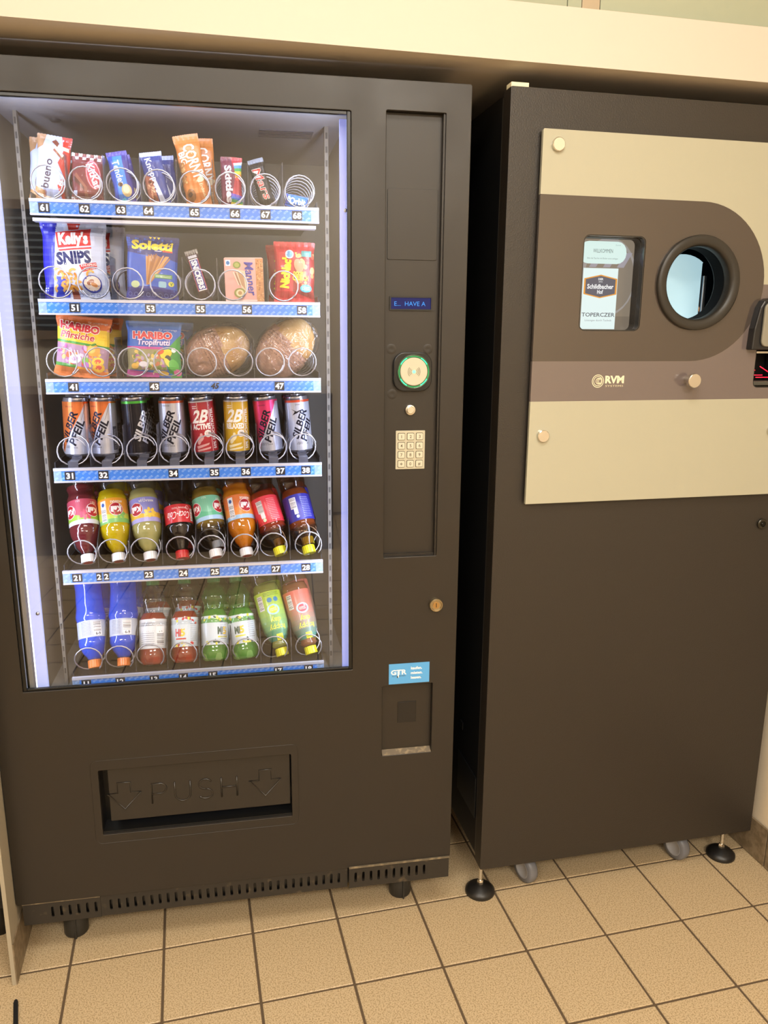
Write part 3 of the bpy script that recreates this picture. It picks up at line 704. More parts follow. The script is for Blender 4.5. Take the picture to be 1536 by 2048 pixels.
# --- 68 small blue gum pack lying in the coil
a = Art().rect(-24, 0, 24, 22, '2478d8').text('Orbit', 2, 11, 12, 'f2f6fc', bold=.04, fit=34).rect(-24, 0, -19, 22, '4a52a8').ell(-17, 16, 3, 4, 'c8e4fa')
p68 = pouch('chewing_gum_pack', 'small blue chewing gum pack lying low in the last coil of the top shelf', 'candy', 47, 23, 12, '2a6cc4', a, PM(.6425, .148, Z6+.006, 0, 9), 3, 14, 10, seed=28, crease=.4, group=G6)

# --- 51 large white snips bag
a = Art().rect(-63, 0, 63, 150, 'ccd6ee').poly([(-63, 0), (-46, 0), (-40, 60), (-34, 120), (-30, 150), (-63, 150)], '2d2ba8').poly([(-22, 150), (2, 150), (0, 128), (-14, 124)], 'e4e8f6').poly([(-12, 150), (14, 150), (10, 136), (-8, 134)], 'cc3a34')
a.poly([(-30, 98), (36, 104), (34, 138), (-33, 128)], 'd0342c').poly([(-28, 92), (36, 98), (36, 101), (-29, 95)], 'd0342c').text("Kelly's", 1, 117, 21, 'fbfbfd', rot=V(3), bold=.05, fit=56, sx=1)
a.text('SNIPS', 0, 80, 22, '20245e', rot=V(4), bold=.05, fit=66, out=('f3f5fb', .06))
a.poly([(10, 66), (44, 72), (46, 60), (16, 52)], 'c8352f').text('KNUSPRIG', 29, 66, 4.5, 'f4e6e2', rot=V(6), bold=.02).text('LUFTIG', 30, 60, 4.5, 'f4e6e2', rot=V(6), bold=.02)
a.poly([(-40, 4), (-14, 4), (-10, 40), (-36, 44)], '3a45c0').poly([(-8, 0), (6, 0), (2, 24), (-10, 30)], '8a4a3c')
r_ = random.Random(5)
for k in range(26):
    cx, cy = r_.uniform(-34, 14), r_.uniform(10, 56)
    if cx+cy > 58: continue
    a0 = r_.uniform(0, 6.28); a.ring(cx, cy, 4.0, 8.6, r_.choice(('dd9a3c', 'e9b45a', 'c9832c')), a0, a0+2.4, 7); a.layer -= .5
a.layer = int(a.layer)+1
a.ring(32, 48, 5, 9, 'e2a548', .5, 3.6, 7).ell(34, 30, 19, 17, '3a3f9a').ell(34, 31, 16.5, 14.5, 'e6d6c4').ell(31, 33, 8, 5, '9a5a34', .5).ell(38, 28, 7, 4, 'c98a54', -.4)
for k in range(5): a.ring(8+k*11, 9, 2.6, 3.6, '8a94c8', 0, 2*PI, 10)
p51 = pouch('peanut_snips_bag', 'large white and blue bag of curly peanut snips under the first top-shelf bars', 'snack bag', 126, 150, 34, 'bcc6e2', a, PM(.1995, .146, Z5, 4, 0), 10, 26, 32, seed=31, crease=1.9, group=G5)
q = copy_tree(p51, PM(.226, .200, Z5, 4, 1), 'white snips bag standing behind the large front one', G5)
# --- 53 blue pretzel stick bag
a = Art().rect(-53, 0, 53, 128, '2a5cc8').poly([(-53, 128), (53, 128), (53, 78), (20, 86), (-20, 88), (-53, 94)], '27307e').poly([(-53, 0), (53, 0), (53, 22), (0, 28), (-53, 24)], '1c2896')
a.text('Soletti', 0, 108, 17, 'f2e04a', bold=.05, fit=80).rect(6, 96, 20, 97.4, 'd6d9f0').rect(22, 95.5, 42, 98.5, 'd8503c')
for k in range(3): a.poly([(-4+k*8, 121), (-1+k*8, 125), (-7+k*8, 125)], 'f2e04a')
r_ = random.Random(9)
for k in range(20):
    t_ = k/19; x1 = -12+t_*52; y1 = 90-8*(abs(t_-.4)); a.line([(-10+t_*5, 30+t_*2), (x1*.92, y1+r_.uniform(-3, 2))], 2.4, r_.choice(('b47a42', 'cf9c62', '9a6234'))); a.layer -= .6
a.layer = int(a.layer)+1
a.rect(6, 44, 42, 52, '5c9a54').small(8, 45.5, 40, 50.5, 'eef6dc', 2).rr(14, 26, 30, 38, 3, '8cc0d8').ell(40, 34, 6, 5, 'dcd84a').text('V', 40, 34, 6, '3a7a34', bold=.03).ell(-34, 30, 9, 7, 'c8dca8')
for k in range(8): a.ring(-44+k*12, 11, 3.2, 4.3, '6f7fd8', 0, 2*PI, 10)
p53 = pouch('pretzel_stick_bag', 'dark blue bag of pretzel sticks with yellow lettering', 'snack bag', 104, 127, 30, '2440a8', a, PM(.3455, .146, Z5, 3, 3), 9, 24, 28, seed=35, crease=1.3, group=G5)
# --- 55
a = Art().rect(-13, 0, 13, 104, '3a1c1a').rect(-13, 96, 13, 104, '8a8680').rect(-10, 22, 10, 86, 'f1eef0').rect(-8.6, 24, 8.6, 84, '2c2c88').text('SNICKERS', 0, 54, 11, 'f4f2f6', rot=V(-90), bold=.05, fit=56).rect(-10, 22, -8.8, 86, 'c22a30').rect(8.8, 22, 10, 86, 'c22a30')
a.rect(-9, 88, 9, 94, 'c9c9d2')
p55 = pouch('chocolate_bar', 'brown chocolate bar with a blue and white name plate on the second shelf', 'snack bar', 26, 104, 16, '3c2220', a, PM(.4545, .139, Z5, 3, -16), 7, 14, 24, seed=38, group=G5)
# --- 56 pink wafer box (a carton)
bx = thing('wafer_box', 'salmon pink wafer carton standing on the second shelf', 'snack box', PM(.5335, .140, Z5, 2, -1), G5)
b = MB().box(-.040, .040, 0, .017, 0, .088, col=hexc('dd9d92')); obj('carton', b, m_print, bx, bevel=.001)
a = Art().rect(-39.5, 1, 39.5, 87, 'e8a79c').rect(24, 1, 39.5, 87, 'c98a54').poly([(-39.5, 1), (24, 1), (26, 4), (-39.5, 5)], 'f0d6cc')
blobs(a, 60, 26, 3, 39, 85, ['d9a066', 'a86a3a', 'e4b47c'], 1, 2.6, 3)
for k in range(5): a.line([(-22+k*4, 60-k*1), (-12+k*3, 34), (8+k*1.6, 64-k*5)], 2, ('e8dcc4', '9a7a5c')[k % 2])
a.poly([(-18, 66), (2, 62), (6, 20), (-2, 14), (-8, 34)], 'd9c8a8').poly([(-14, 62), (-2, 58), (2, 24), (-6, 34)], 'b98e68')
a.ell(-14, 74, 8, 7, '7a8c3e').ell(-14, 74, 5, 4.5, 'a8ac5a').ell(-10, 18, 12, 10, '8a8a3c').ell(-10, 18, 8, 7, 'e0d2a4').ell(-10, 18, 4, 4, 'b5884e')
a.rect(-37, 72, -27, 84, 'd8e8f4').ell(-32, 78, 3.6, 4, '3a7ab8').text('Manner', 13, 46, 17, '3c35a0', rot=V(-84), bold=.02, fit=66, shear=.15)
obj('printed_front', a.build(flat_surf(0, 0, 0), None, None, None, .03, .1), m_printg, bx)
obj('flap', MB().box(-.038, .038, .002, .0175, .088, .0892, col=hexc('e2c4b4')), m_print, bx)
# --- 58 red nut bag
a = Art().rect(-44, 0, 44, 122, 'b8262e').poly([(-6, 20), (44, 6), (44, 110), (0, 96)], '8c2426').rect(-44, 110, 44, 122, 'c83a3c').poly([(-44, 0), (44, 0), (30, 10), (-20, 26), (-44, 20)], 'cc2a34')
blobs(a, 30, 4, 20, 42, 100, ['c87a4a', 'dc9a68', 'a85234', 'c04a38'], 3.5, 7.5, 12)
a.text("NicNac's", -20, 62, 17, 'f6e21e', rot=V(84), bold=.06, fit=66, out=('b01c28', .05)).text('DOUBLE', 10, 58, 7, 'f2d83a', bold=.04, fit=26).text('CRUNCH', 12, 49, 9, 'f2d83a', bold=.05, fit=34).ell(-12, 96, 9, 9, 'b8d4e6').ell(-12, 96, 6.5, 6.5, '6fa0c4').ell(24, 28, 13, 8, '3fa8bc').small(15, 24, 33, 32, 'e8f6f8', 3).rect(14, 92, 36, 104, '4a8a86').ell(8, 74, 10, 14, 'd8805c', .4)
a.poly([(0, 100), (4, 100), (2, 92)], 'f2d83a').poly([(8, 98), (12, 96), (5, 90)], 'f2d83a')
p58 = pouch('nut_snack_bag', 'red bag of coated nuts with yellow lettering at the right of the second shelf', 'snack bag', 86, 122, 28, 'aa2830', a, PM(.6365, .142, Z5, 3, 1), 9, 22, 28, seed=41, crease=1.6, group=G5)
copy_tree(p58, PM(.628, .198, Z5, 3, -2), 'red nut bag standing behind the front red bag', G5)
# --- 41 peach gummies
CAND = ['c9a0c4', 'e8a04a', 'f0d860', 'b05aa0', '9a4e8c', 'e06040', 'd8c0d0']
a = Art().rect(-56, 0, 56, 122, 'e8a030').rect(-56, 96, 56, 122, 'd8743c').poly([(-56, 98), (56, 98), (56, 66), (-56, 72)], 'ecc83a').poly([(-56, 74), (56, 66), (56, 61), (-56, 69)], '4a9440')
a.poly([(-56, 68), (56, 60), (56, 14), (-56, 28)], 'a884a0'); blobs(a, 52, -48, 24, 34, 62, CAND, 3, 7, 44)
a.ell(24, 56, 14, 12, 'eaa03c').ell(20, 58, 8, 8, 'f0b858').ell(24, 68, 6, 2.5, '4a8438', .4).poly([(-56, 28), (-10, 24), (-10, 18), (-56, 21)], '4a9440').poly([(-56, 21), (0, 16), (40, 18), (56, 10), (56, 0), (-56, 0)], 'dc7838')
for cx, cy, c1, c2 in ((34, 34, 'f0d048', 'd84a34'), (36, 22, 'e8b83a', 'c84034'), (-14, 36, 'e8eaf2', 'b890c0')): a.ell(cx, cy, 13, 9, c1, .2).ell(cx, cy+1, 7, 4.5, c2, .2)
for k in range(4): a.line([(-28+k*6, 54), (-24+k*7, 34)], 1.6, 'eee6f4')
a.ell(8, 34, 7, 8, '7ab048').ell(10, 26, 6, 6, 'b06ab8')
a.text('HARIBO', -6, 100, 14, 'c62a30', rot=V(-5), bold=.055, fit=80, out=('f6efe0', .045)).text('Pfirsiche', -10, 83, 13, 'b02838', rot=V(-3), bold=.03, fit=70, shear=.15, out=('f8ecc8', .03)).text('für unterwegs', 28, 112, 4.4, 'f2dcc8', fit=40)
p41 = pouch('gummy_bag', 'orange and yellow bag of peach gummy sweets on the third shelf', 'candy bag', 110, 122, 24, 'd88038', a, PM(.196, .145, Z4, 3, 6), 8, 24, 28, seed=47, crease=1.5, group=G4, neck=.08)
copy_tree(p41, PM(.216, .206, Z4, 3, 3), 'orange gummy bag behind the front peach one', G4)
# --- 43 tropical gummies
a = Art().rect(-56, 0, 56, 113, '2a68c8').rect(-56, 100, 56, 113, '3c78c8').poly([(56, 88), (30, 60), (26, 30), (34, 0), (56, 0)], '3c9a3c').poly([(-56, 62), (20, 62), (20, 57), (-56, 57)], 'c8489c').poly([(-56, 57), (24, 57), (28, 14), (-56, 14)], '9a9468')
blobs(a, 46, -46, 18, 24, 54, ['c8b878', 'a86a9c', '7a8c3c', 'e0c060', 'c87a50', 'b8a0c0', 'd8d8c0'], 3, 7, 52)
a.ell(26, 48, 13, 9, 'f0d83c', .5).ell(14, 52, 8, 5, 'e85a2c', .3).ell(30, 36, 7, 10, '2c2c34', .2).ell(30, 30, 12, 5, 'f2dc48', -.9).ell(42, 56, 5, 5, 'f4f6f0').ell(42, 24, 10, 14, '58b848', .4).ell(48, 10, 8, 7, 'e070a0').ell(18, 8, 12, 5, 'e0b43c').ell(4, 8, 7, 6, 'c8d4a0').poly([(-56, 14), (10, 8), (10, 0), (-56, 0)], 'b83c94').ell(-40, 22, 8, 6, 'e8b84a').ell(-22, 26, 9, 6, 'e6e2ea')
a.text('HARIBO', -2, 85, 13, 'd22c3c', bold=.055, fit=80, out=('f4f2f6', .045)).text('Tropifrutti', 0, 71, 11, 'e6e4f8', bold=.02, fit=68, shear=.15, out=('7a3aa8', .04)).text('für unterwegs', 30, 97, 4.4, 'cfdcf2', fit=38)
p43 = pouch('gummy_bag', 'blue and green bag of tropical fruit gummy sweets on the third shelf', 'candy bag', 112, 113, 24, '2a60b4', a, PM(.341, .145, Z4, 3, 2), 7, 24, 26, seed=53, crease=1.2, group=G4)
copy_tree(p43, PM(.362, .206, Z4, 3, 2), 'blue gummy bag behind the front tropical one', G4)
# --- 45 / 47 wrapped rolls
def roll(label, mtx, rx, rz, cut, seed, name='wrapped_roll'):
    t = thing(name, label, 'sandwich', mtx, 'wrapped bread rolls on the third shelf'); rd = random.Random(seed); ph = [rd.uniform(0, 6) for _ in range(9)]
    def pt(th, f, rx, ry, rz, amp, fold, lift=0):
        x, y, z = math.cos(th), math.sin(th)*math.cos(f), math.sin(th)*math.sin(f)
        k = 1+lift+amp*(math.sin(4*x+ph[0]+2*z)+.6*math.sin(7*z+ph[1]-3*y)+.5*math.sin(9*y+5*x+ph[2]))+fold*(abs(math.sin(5*f+ph[3]+3*x))-.5)*abs(x)*math.sin(th)
        return (x*rx*k, y*ry*k, z*rz*k)
    def blob(rx, ry, rz, amp, lo=None, nu=48, nv=32, fold=0):
        vs = [pt(PI*j/nv, 2*PI*i/nu, rx, ry, rz, amp, fold) for j in range(nv+1) for i in range(nu)]; fs = []
        for j in range(nv):
            for i in range(nu):
                q = (j*nu+i, j*nu+(i+1) % nu, (j+1)*nu+(i+1) % nu, (j+1)*nu+i)
                if lo is None or vs[q[0]][0] < lo*rx+.12*rx*vs[q[0]][2]/rz: fs.append(q)
        return MB().add(vs, fs, smooth=True)
    obj('bread_roll', blob(rx*.93, .031, rz*.93, .012), mat('bread_crust', 'c08a40', .5, vary=(22, 'dcb474', .4, .65), bump=(60, .3, .003)), t)
    pw = obj('paper_wrap', blob(rx, .037, rz, .020, cut, fold=.13), mat('kraft_paper', 'c4937a', .7, vary=(14, 'ad7c64', .4, .7), bump=(45, 1.0, .010)), t)
    pr = MB()   # rows of fine print across the paper
    for k in range(6):
        th0 = math.acos(cut-.50+k*.085)
        for q in range(34):
            f0 = PI-1.15+q*.068
            if rd.random() < .2: continue
            pr.add([pt(th0+a_, f0+b_, rx, .037, rz, .020, .13, .014) for a_, b_ in ((0, 0), (.030, 0), (.030, .045), (0, .045))], [(0, 1, 2, 3)], col=hexc('7d5146'))
    obj('fine_print', pr, m_print, pw, kind='stuff')
    obj('clear_film', blob(rx*1.05, .041, rz*1.07, .03, fold=.16), m_film, t)
    return t
roll('brown paper wrapped bread roll leaning in the left pair of coils under film', PM(.4745, .172, Z4+.052, 0, -24), .074, .055, .18, 3)
roll('steeply tilted paper wrapped bread roll at the right of the third shelf', PM(.6185, .172, Z4+.060, 0, -48), .078, .055, .20, 8)

# --- cans -------------------------------------------------------------
CANP = [(0, 1.5), (19, 1.5), (21, 0), (23, 0), (26, 5), (26.5, 7), (26.5, 115), (26, 118), (24.0, 122.5), (24.4, 124), (24.4, 125), (23.4, 125), (22.6, 122.6), (0, 122.6)]
can_body = MB().lathe([(r*.001, z*.001) for r, z in CANP], 36).mesh('can_body', mat('can_metal', 'c8cbd8', .22, metal=.9))
tb = MB().lathe([(.0, .1238), (.0045, .1238), (.005, .1228)], 12); tb.tube([(.002*1.0+.008*math.cos(t)-.008, .006*math.sin(t), .1240) for t in [2*PI*i/12 for i in range(12)]], .0008, 5, closed=True)
can_tab = tb.mesh('pull_tab', m_alu)
def can(label, sh, art, mtx, behind=2, m=None):
    t = thing('drink_can', label, 'drink can', mtx, 'slim drink cans on the fourth shelf')
    obj('can_body', can_body, None, t); obj('pull_tab', can_tab, None, t)
    cuts = [-83+i*4 for i in range(42)]
    obj('printed_sleeve', art.build(cyl_surf(26.5), cuts, None, (-83, 7.2, 83, 117), .015, .05), m or m_printm, t)
    for k in range(1, behind+1):
        mm = VMM @ Matrix.Translation((0, .066*k, 0)) @ VMM.inverted() @ mtx
        copy_tree(t, mm, ('second' if k == 1 else 'third')+' can in line behind the '+sh, 'slim drink cans on the fourth shelf')
    return t
def silver(top, tri, txt='1d2030', base='c6cad8', shift=0, band=True, s2=None):
    a = Art().rect(-83, 7, 83, 117, base)
    if tri: a.poly([(-30+shift, 117), (26+shift, 117), (-14+shift, 40), (-30+shift, 10), (-60+shift, 10), (-60+shift, 117)], tri)
    if top: a.rect(-83, 112 if not tri else 113, 83, 117, top)
    a.text('SILBER', -11+shift, 66, 15, txt, rot=V(67), bold=.035, fit=66, shear=.18).text('PFEIL', 5+shift, 54, 15, txt, rot=V(67), bold=.035, fit=54, shear=.18)
    a.text('PREMIUM', -12+shift, 24, 2.6, '3a3d4c').text('ENERGY DRINK', -8+shift, 21, 2.6, '3a3d4c').text('ORANGE', -10+shift, 107, 2.8, '2a2c38')
    a.line([(14+shift, 78), (26+shift, 112)], .5, txt)
    return a
cz = Z3+.0125
def cmx(u, lean, spin=0, y=.173, z=None): return PM(u, y, z or cz, 2, lean, spin)
can('silver can with an orange corner at the left end of the fourth shelf', 'orange-cornered silver can at the left end', silver('d9763c', 'd9763c').barcode(40, 20, 56, 70, False), cmx(.1705, 1))
can('silver can with a small orange corner, second from the left on the fourth shelf', 'silver can with the small orange corner', silver('d9763c', 'd9763c', shift=-8).rect(22, 14, 34, 64, '5a5e6e').text('SILBER PFEIL', 28, 38, 6, 'c8ccd8', rot=V(90), fit=44), cmx(.2275, 0))
can('black can with a green rim on the fourth shelf', 'black can with a green rim', silver('58c44c', None, txt='d0d4e0', base='1a1c26', shift=26), cmx(.2955, -2))
can('plain silver can with a thin orange rim, fourth from the left on the fourth shelf', 'silver can left of the red can', silver('d9663c', None, shift=0).poly([(-20, 72), (-10, 84), (-14, 74), (-6, 76)], '23242e'), cmx(.3705, -1))
def twob(base, dk, word, blob_c):
    a = Art().rect(-83, 7, 83, 117, base).rect(15.6, 7, 16.4, 117, 'f2ead8').rect(-8, 70, -7.4, 117, 'f2ead8').rect(-83, 114, 83, 117, 'd8d8dc')
    a.text('2B', -3, 84, 26, 'f6f3ee', bold=.03, fit=32, shear=.35).text(word, -4, 62, 11, 'f6f3ee', bold=.05, fit=40).text('50% FRUCHTANTEIL', 23, 56, 8, 'f6f3ee', rot=V(90), bold=.02, fit=88).small(-20, 100, -9, 108, 'f6f3ee', 2)
    a.ell(9, 46, 8, 8, 'f0ece4').small(4, 42, 14, 50, base, 3).ell(-9, 36, 9, 6, blob_c, .7).ell(-6, 44, 3, 4, blob_c).ell(-12, 30, 4, 7, blob_c, -.4).poly([(-20, 20), (10, 26), (8, 22), (-18, 14)], blob_c).poly([(-20, 12), (12, 17), (10, 13), (-18, 8)], blob_c)
    return a
can('red juice can with white lettering on the fourth shelf', 'red juice can', twob('b0202c', '7c141c', 'ACTIVE', 'e0a8a4'), cmx(.4405, -5), m=m_printg)
can('yellow juice can with white lettering on the fourth shelf', 'yellow juice can', twob('d2a71c', 'a88010', 'RELAXED', 'efe2b8'), cmx(.5075, -1), m=m_printg)
can('silver can with a pink corner on the fourth shelf', 'silver can with a pink corner', silver('d83c6c', 'dc3c70'), cmx(.5810, -6))
can('silver can at the right end of the fourth shelf', 'silver can at the right end', silver('e05a3c', None, shift=12).poly([(-16, 98), (-4, 92), (12, 98), (-2, 89), (-14, 84), (-8, 92)], '23242e'), cmx(.6470, -4))

# --- bottles ------------------------------------------------------------
def prof_r(prof, v):
    for (r0, z0), (r1, z1) in zip(prof, prof[1:]):
        if z0 <= v <= z1: return r0+(r1-r0)*smooth((v-z0)/(z1-z0)) if z1 > z0 else r0
    return prof[-1][0]
def dense(prof, n=44, z0=None, z1=None, shrink=0, wave=None):
    a_, b_ = (z0 if z0 is not None else prof[0][1]), (z1 if z1 is not None else prof[-1][1]); out = []
    for i in range(n+1):
        v = a_+(b_-a_)*i/n; out.append((max(.5, prof_r(prof, v)-shrink), v))
    return out
SODA = [(11.5, 16), (12.5, 20), (22, 40), (31, 64), (32.5, 76), (31.2, 80), (31.2, 137), (32, 142), (27.5, 158), (31.5, 176), (32, 200), (27, 211), (18, 213)]
SLIM = [(12, 16), (14, 22), (28, 44), (32, 60), (30, 68), (31, 74), (31, 136), (27, 152), (31, 172), (31, 200), (25, 211), (16, 213)]
WASP = [(12, 16), (13, 22), (24, 38), (30, 52), (23.5, 71), (22, 78), (30, 98), (32, 110), (31, 115), (31, 168), (32, 178), (30, 192), (20, 202), (10, 199)]  # upright juice-drink bottle from cap to base
BLUE = [(13, 14), (14, 20), (25, 38), (31, 52), (31, 60), (30.4, 64), (30.4, 104), (33, 112), (30, 140), (29, 178), (31, 200), (26, 210), (15, 212)]
def bottle(label, sh, prof, liquid, lam, cap, art, lab, mtx, lab_m=None, fill=None, cap_text=None, behind=True, flip=False, grp='', pet=None, art_h=None, ribs=None):
    """bottles are modelled cap first: z = 0 at the cap; flip stands them on their base"""
    t = thing('drink_bottle', label, 'bottle', mtx, grp); Htot = prof[-1][1]
    zt = (lambda z: Htot-z) if flip else (lambda z: z)
    def lat(pts, **k): 
        q = [(r*.001, zt(z)*.001) for r, z in pts]
        return MB().lathe(q if not flip else q[::-1], 32, **k)
    sp = dense(prof); sp = sp+[(0.0, sp[-1][1]-6)]
    if ribs:   # star-shaped feet of the upright bottles, petals at the shoulder
        b = lat(sp); n = 32; vs = list(b.v)
        for k, p in enumerate(vs):
            z = p[2]*1000; zz = zt(z); rr = math.hypot(p[0], p[1]); an = math.atan2(p[1], p[0])
            if zz > Htot-22 and rr > .004:
                s_ = 1-.16*max(0, math.cos(5*an))*((zz-(Htot-22))/22); vs[k] = (p[0]*s_, p[1]*s_, p[2])
            elif ribs == 2 and 22 < zz < 80: s_ = 1-.035*max(0, math.cos(7*an)); vs[k] = (p[0]*s_, p[1]*s_, p[2])
        b.v = vs
    else: b = lat(sp)
    obj('bottle_shell', b, pet or m_pet, t)
    f0, f1 = fill or (18, 172)
    lq = dense(prof, 30, f0, f1, .8); lq = [(0.0, f0)]+lq+[(0.0, f1)]
    obj('drink', lat(lq), clear('drink_'+liquid, lam[0], .6, .1, 0.0, 1.33, (liquid, lam[1])), t)
    capb = MB(); n = 36; vs = []; cp_ = [(0, .8), (12, .4), (14.2, 0.0), (14.6, 1.5), (14.6, 16.4), (13.6, 17.6), (0, 17.6)]
    for r, z in cp_:
        for i in range(n):
            a_ = 2*PI*i/n; r_ = r*(1-.03*(i % 2)) if r > 14 else r; vs.append((r_*math.cos(a_)*.001, r_*math.sin(a_)*.001, zt(z)*.001))
    fs = [(j*n+i, j*n+(i+1) % n, (j+1)*n+(i+1) % n, (j+1)*n+i) for j in range(len(cp_)-1) for i in range(n)]
    if flip: fs = [f[::-1] for f in fs]
    capb.add(vs, fs)
    cpo = obj('cap', capb, mat('cap_'+cap, cap, .35, coat=.2), t)
    if cap_text:   # red emblem on the flat end of the white caps
        lbm = MB().lathe([(0, -.0002), (.0105, -.0001)], 24); lbm.c = [hexc(cap_text)]*len(lbm.f)
        obj('cap_emblem', lbm, m_print, cpo)
    if art:
        z0, z1 = lab; Lh = z1-z0; AH = art_h or Lh; sc_ = Lh/AH; nv = 14 if lab_m == 'sleeve' else 4
        def sf(u, v, l):
            vv = (z1-v*sc_) if flip else (z0+v*sc_); r_ = prof_r(prof, vv)+.25+l; an = u/31.0
            return (r_*math.sin(an)*.001, -r_*math.cos(an)*.001, zt(vv)*.001)
        obj('label_sleeve' if lab_m == 'sleeve' else 'paper_label', art.build(sf, [-97+i*4.2 for i in range(47)], [AH*i/nv for i in range(nv+1)], (-97, 0, 97, AH), .012, .04), m_printg, t)
    if behind:
        mm = VMM @ Matrix.Translation((.004, .074, 0)) @ VMM.inverted() @ mtx
        copy_tree(t, mm, 'second bottle in line behind the '+sh, grp)
    return t
GB2, GB1 = 'upside-down bottles on the fifth shelf', 'bottles on the bottom shelf'
def keli(c_top, c_mid, c_bot, word, x=14, x2=None, blob=None, bar=False, sec=None):
    """all lettering upside down, as the bottles stand on their caps"""
    a = Art().rect(-97, 0, 97, 50, c_top).poly([(-97, 0), (97, 0), (97, 12), (40, 20), (0, 16), (-40, 26), (-97, 14)], c_mid).poly([(-97, 0), (97, 0), (97, 6), (30, 9), (-30, 8), (-97, 5)], c_bot)
    if blob: 
        for k in range(7): a.ell((sec or x)+9*math.cos(k*.9), 18+6*math.sin(k*.9), 5, 3.4, blob, k*.9); a.layer -= .5
        a.layer = int(a.layer)+1
    for q in ([x] if x2 is None else [x, x2]): a.ell(q, 27, 15, 13.5, 'f2e6e8').ell(q, 27, 14, 12.5, 'b01c2c').text('Keli', q, 27, 10.5, 'f8f4f4', rot=PI, bold=.05, fit=21, shear=.12)
    a.text(word, x+(2 if x > 0 else 24), 42, 4.4, 'f4f2ea', rot=PI, bold=.02)
    if bar: a.barcode(-24, 4, -11, 30, True).rect(-24, 30, -11, 46, 'eef2fa').ell(-17.5, 38, 3.6, 4, '3a62b0')
    return a
def bmx2(u, lean, spin=0): return PM(u, .1255, Z2+.0075, 31, lean, spin)
Bk = dict(grp=GB2)
bottle('upside-down bottle of dark red soda at the left end of the fifth shelf', 'dark red soda at the left end', SODA, '8a3038', ('a05050', .8), 'e9eaf0', keli('b8485c', '8fb43c', 'd0cfe0', '0,5 l', 26, -26, 'd0506c', sec=10).text('0,5 l', -4, 46, 3.6, 'f0e4e8', rot=PI), (80, 137), bmx2(.1825, -7), fill=(22, 172), art_h=50, cap_text='c02c3c', **Bk)
bottle('upside-down bottle of yellow soda with an orange label and barcode', 'yellow soda with the orange label', SODA, 'ffe410', ('f0d860', .82), 'e9eaf0', keli('e8a02c', 'b8cc4c', '78b464', 'ANANAS', 10, bar=True, blob='7cb85c', sec=16), (80, 137), bmx2(.2460, -7), fill=(22, 160), art_h=50, cap_text='c02c3c', **Bk)
bottle('upside-down bottle of pale soda with a lilac and yellow label', 'pale soda with the lilac label', SODA, 'ece494', ('dcd8a0', .75), 'e9eaf0', keli('8f8fd4', 'e0b83c', 'a8a4dc', 'MARACUJA', -16, blob='eecb50', sec=14).text('0,5 l', 2, 46, 3.4, 'e8e8fa', rot=PI), (80, 137), bmx2(.3125, -7), fill=(22, 160), art_h=50, cap_text='c02c3c', **Bk)
a = Art().rect(-97, 0, 97, 38, 'c41c26').text('Coca-Cola', 1, 15, 15, 'f6f0f0', rot=PI, bold=.0, fit=54, shear=.28).text('ORIGINAL TASTE', 6, 30, 3.2, 'f2dede', rot=PI, bold=.01).ring(24, 31, 3.4, 4.2, 'f2dede').barcode(32, 4, 42, 30)
bottle('upside-down bottle of black cola with a red label and red cap', 'black cola with the red label', [(11.5, 16), (12.5, 20), (17, 36), (28, 58), (32, 70), (30, 76), (30, 118), (31, 124), (26, 150), (30, 180), (30, 202), (24, 211), (14, 213)], '120a0c', ('2a1010', .9), 'c01c24', a, (76, 118), bmx2(.3800, -5), art_h=38, fill=(20, 196), **Bk)
bottle('upside-down bottle of amber soda with a mint green label', 'amber soda with the mint label', SODA, 'c8a43c', ('c0a050', .6), 'e9eaf0', keli('7cc4a4', '5cb48c', 'a4c8e8', '0,5 l', 27, -29).text('0,5 l', -4, 46, 3.6, 'eef8f2', rot=PI), (80, 137), bmx2(.4530, -9), fill=(74, 160), art_h=50, cap_text='c02c3c', **Bk)
bottle('upside-down bottle of orange soda with an orange label and barcode', 'orange soda with the barcode label', SODA, 'ffa018', ('e8a850', .8), 'e9eaf0', keli('e07a3c', 'e89040', '9cc0e0', 'ORANGE', 16, bar=True, blob='e88a34', sec=4), (80, 137), bmx2(.5195, -8), fill=(22, 166), art_h=50, cap_text='c02c3c', **Bk)
a = Art().rect(-97, 0, 97, 58, 'd8303c').rect(-10, 0, 30, 58, 'dc3a48').barcode(-24, 24, -9, 50).rect(-20, 12, -10, 24, 'f0eef2').ell(-14, 8, 4, 4, 'd8ecd0').small(2, 4, 22, 52, 'f0a8ac', 13)
bottle('upside-down bottle of pale red drink with a red label and yellow cap', 'pale red drink with the red label', SLIM, 'e8683c', ('f0a078', .55), 'dcd818', a, (71, 135), bmx2(.5950, -15), art_h=58, pet=clear('amber_plastic', 'e9d2bc', 1.0, .06, .03, 1.5), fill=(62, 150), **Bk)
a = Art().rect(-97, 0, 97, 56, '2c2c94').barcode(-20, 26, -5, 50).rect(-14, 14, -5, 26, 'eef0f6').ell(-8, 9, 3.6, 3.6, 'c8e0f0').small(6, 4, 26, 50, '9a9cd0', 12)
bottle('upside-down bottle of pale amber drink with a dark blue label and yellow cap', 'amber drink with the dark blue label', SLIM, 'd88850', ('e0a878', .5), 'dcd818', a, (73, 135), bmx2(.6590, -11), art_h=56, pet=clear('amber_plastic', 'e9d2bc', 1.0, .06, .03, 1.5), fill=(66, 152), **Bk)
def bmx1(u, lean, spin=0, tilt=29, z=.0075, y=.1255): return PM(u, y, Z1+z, tilt, lean, spin)
Bk = dict(grp=GB1)
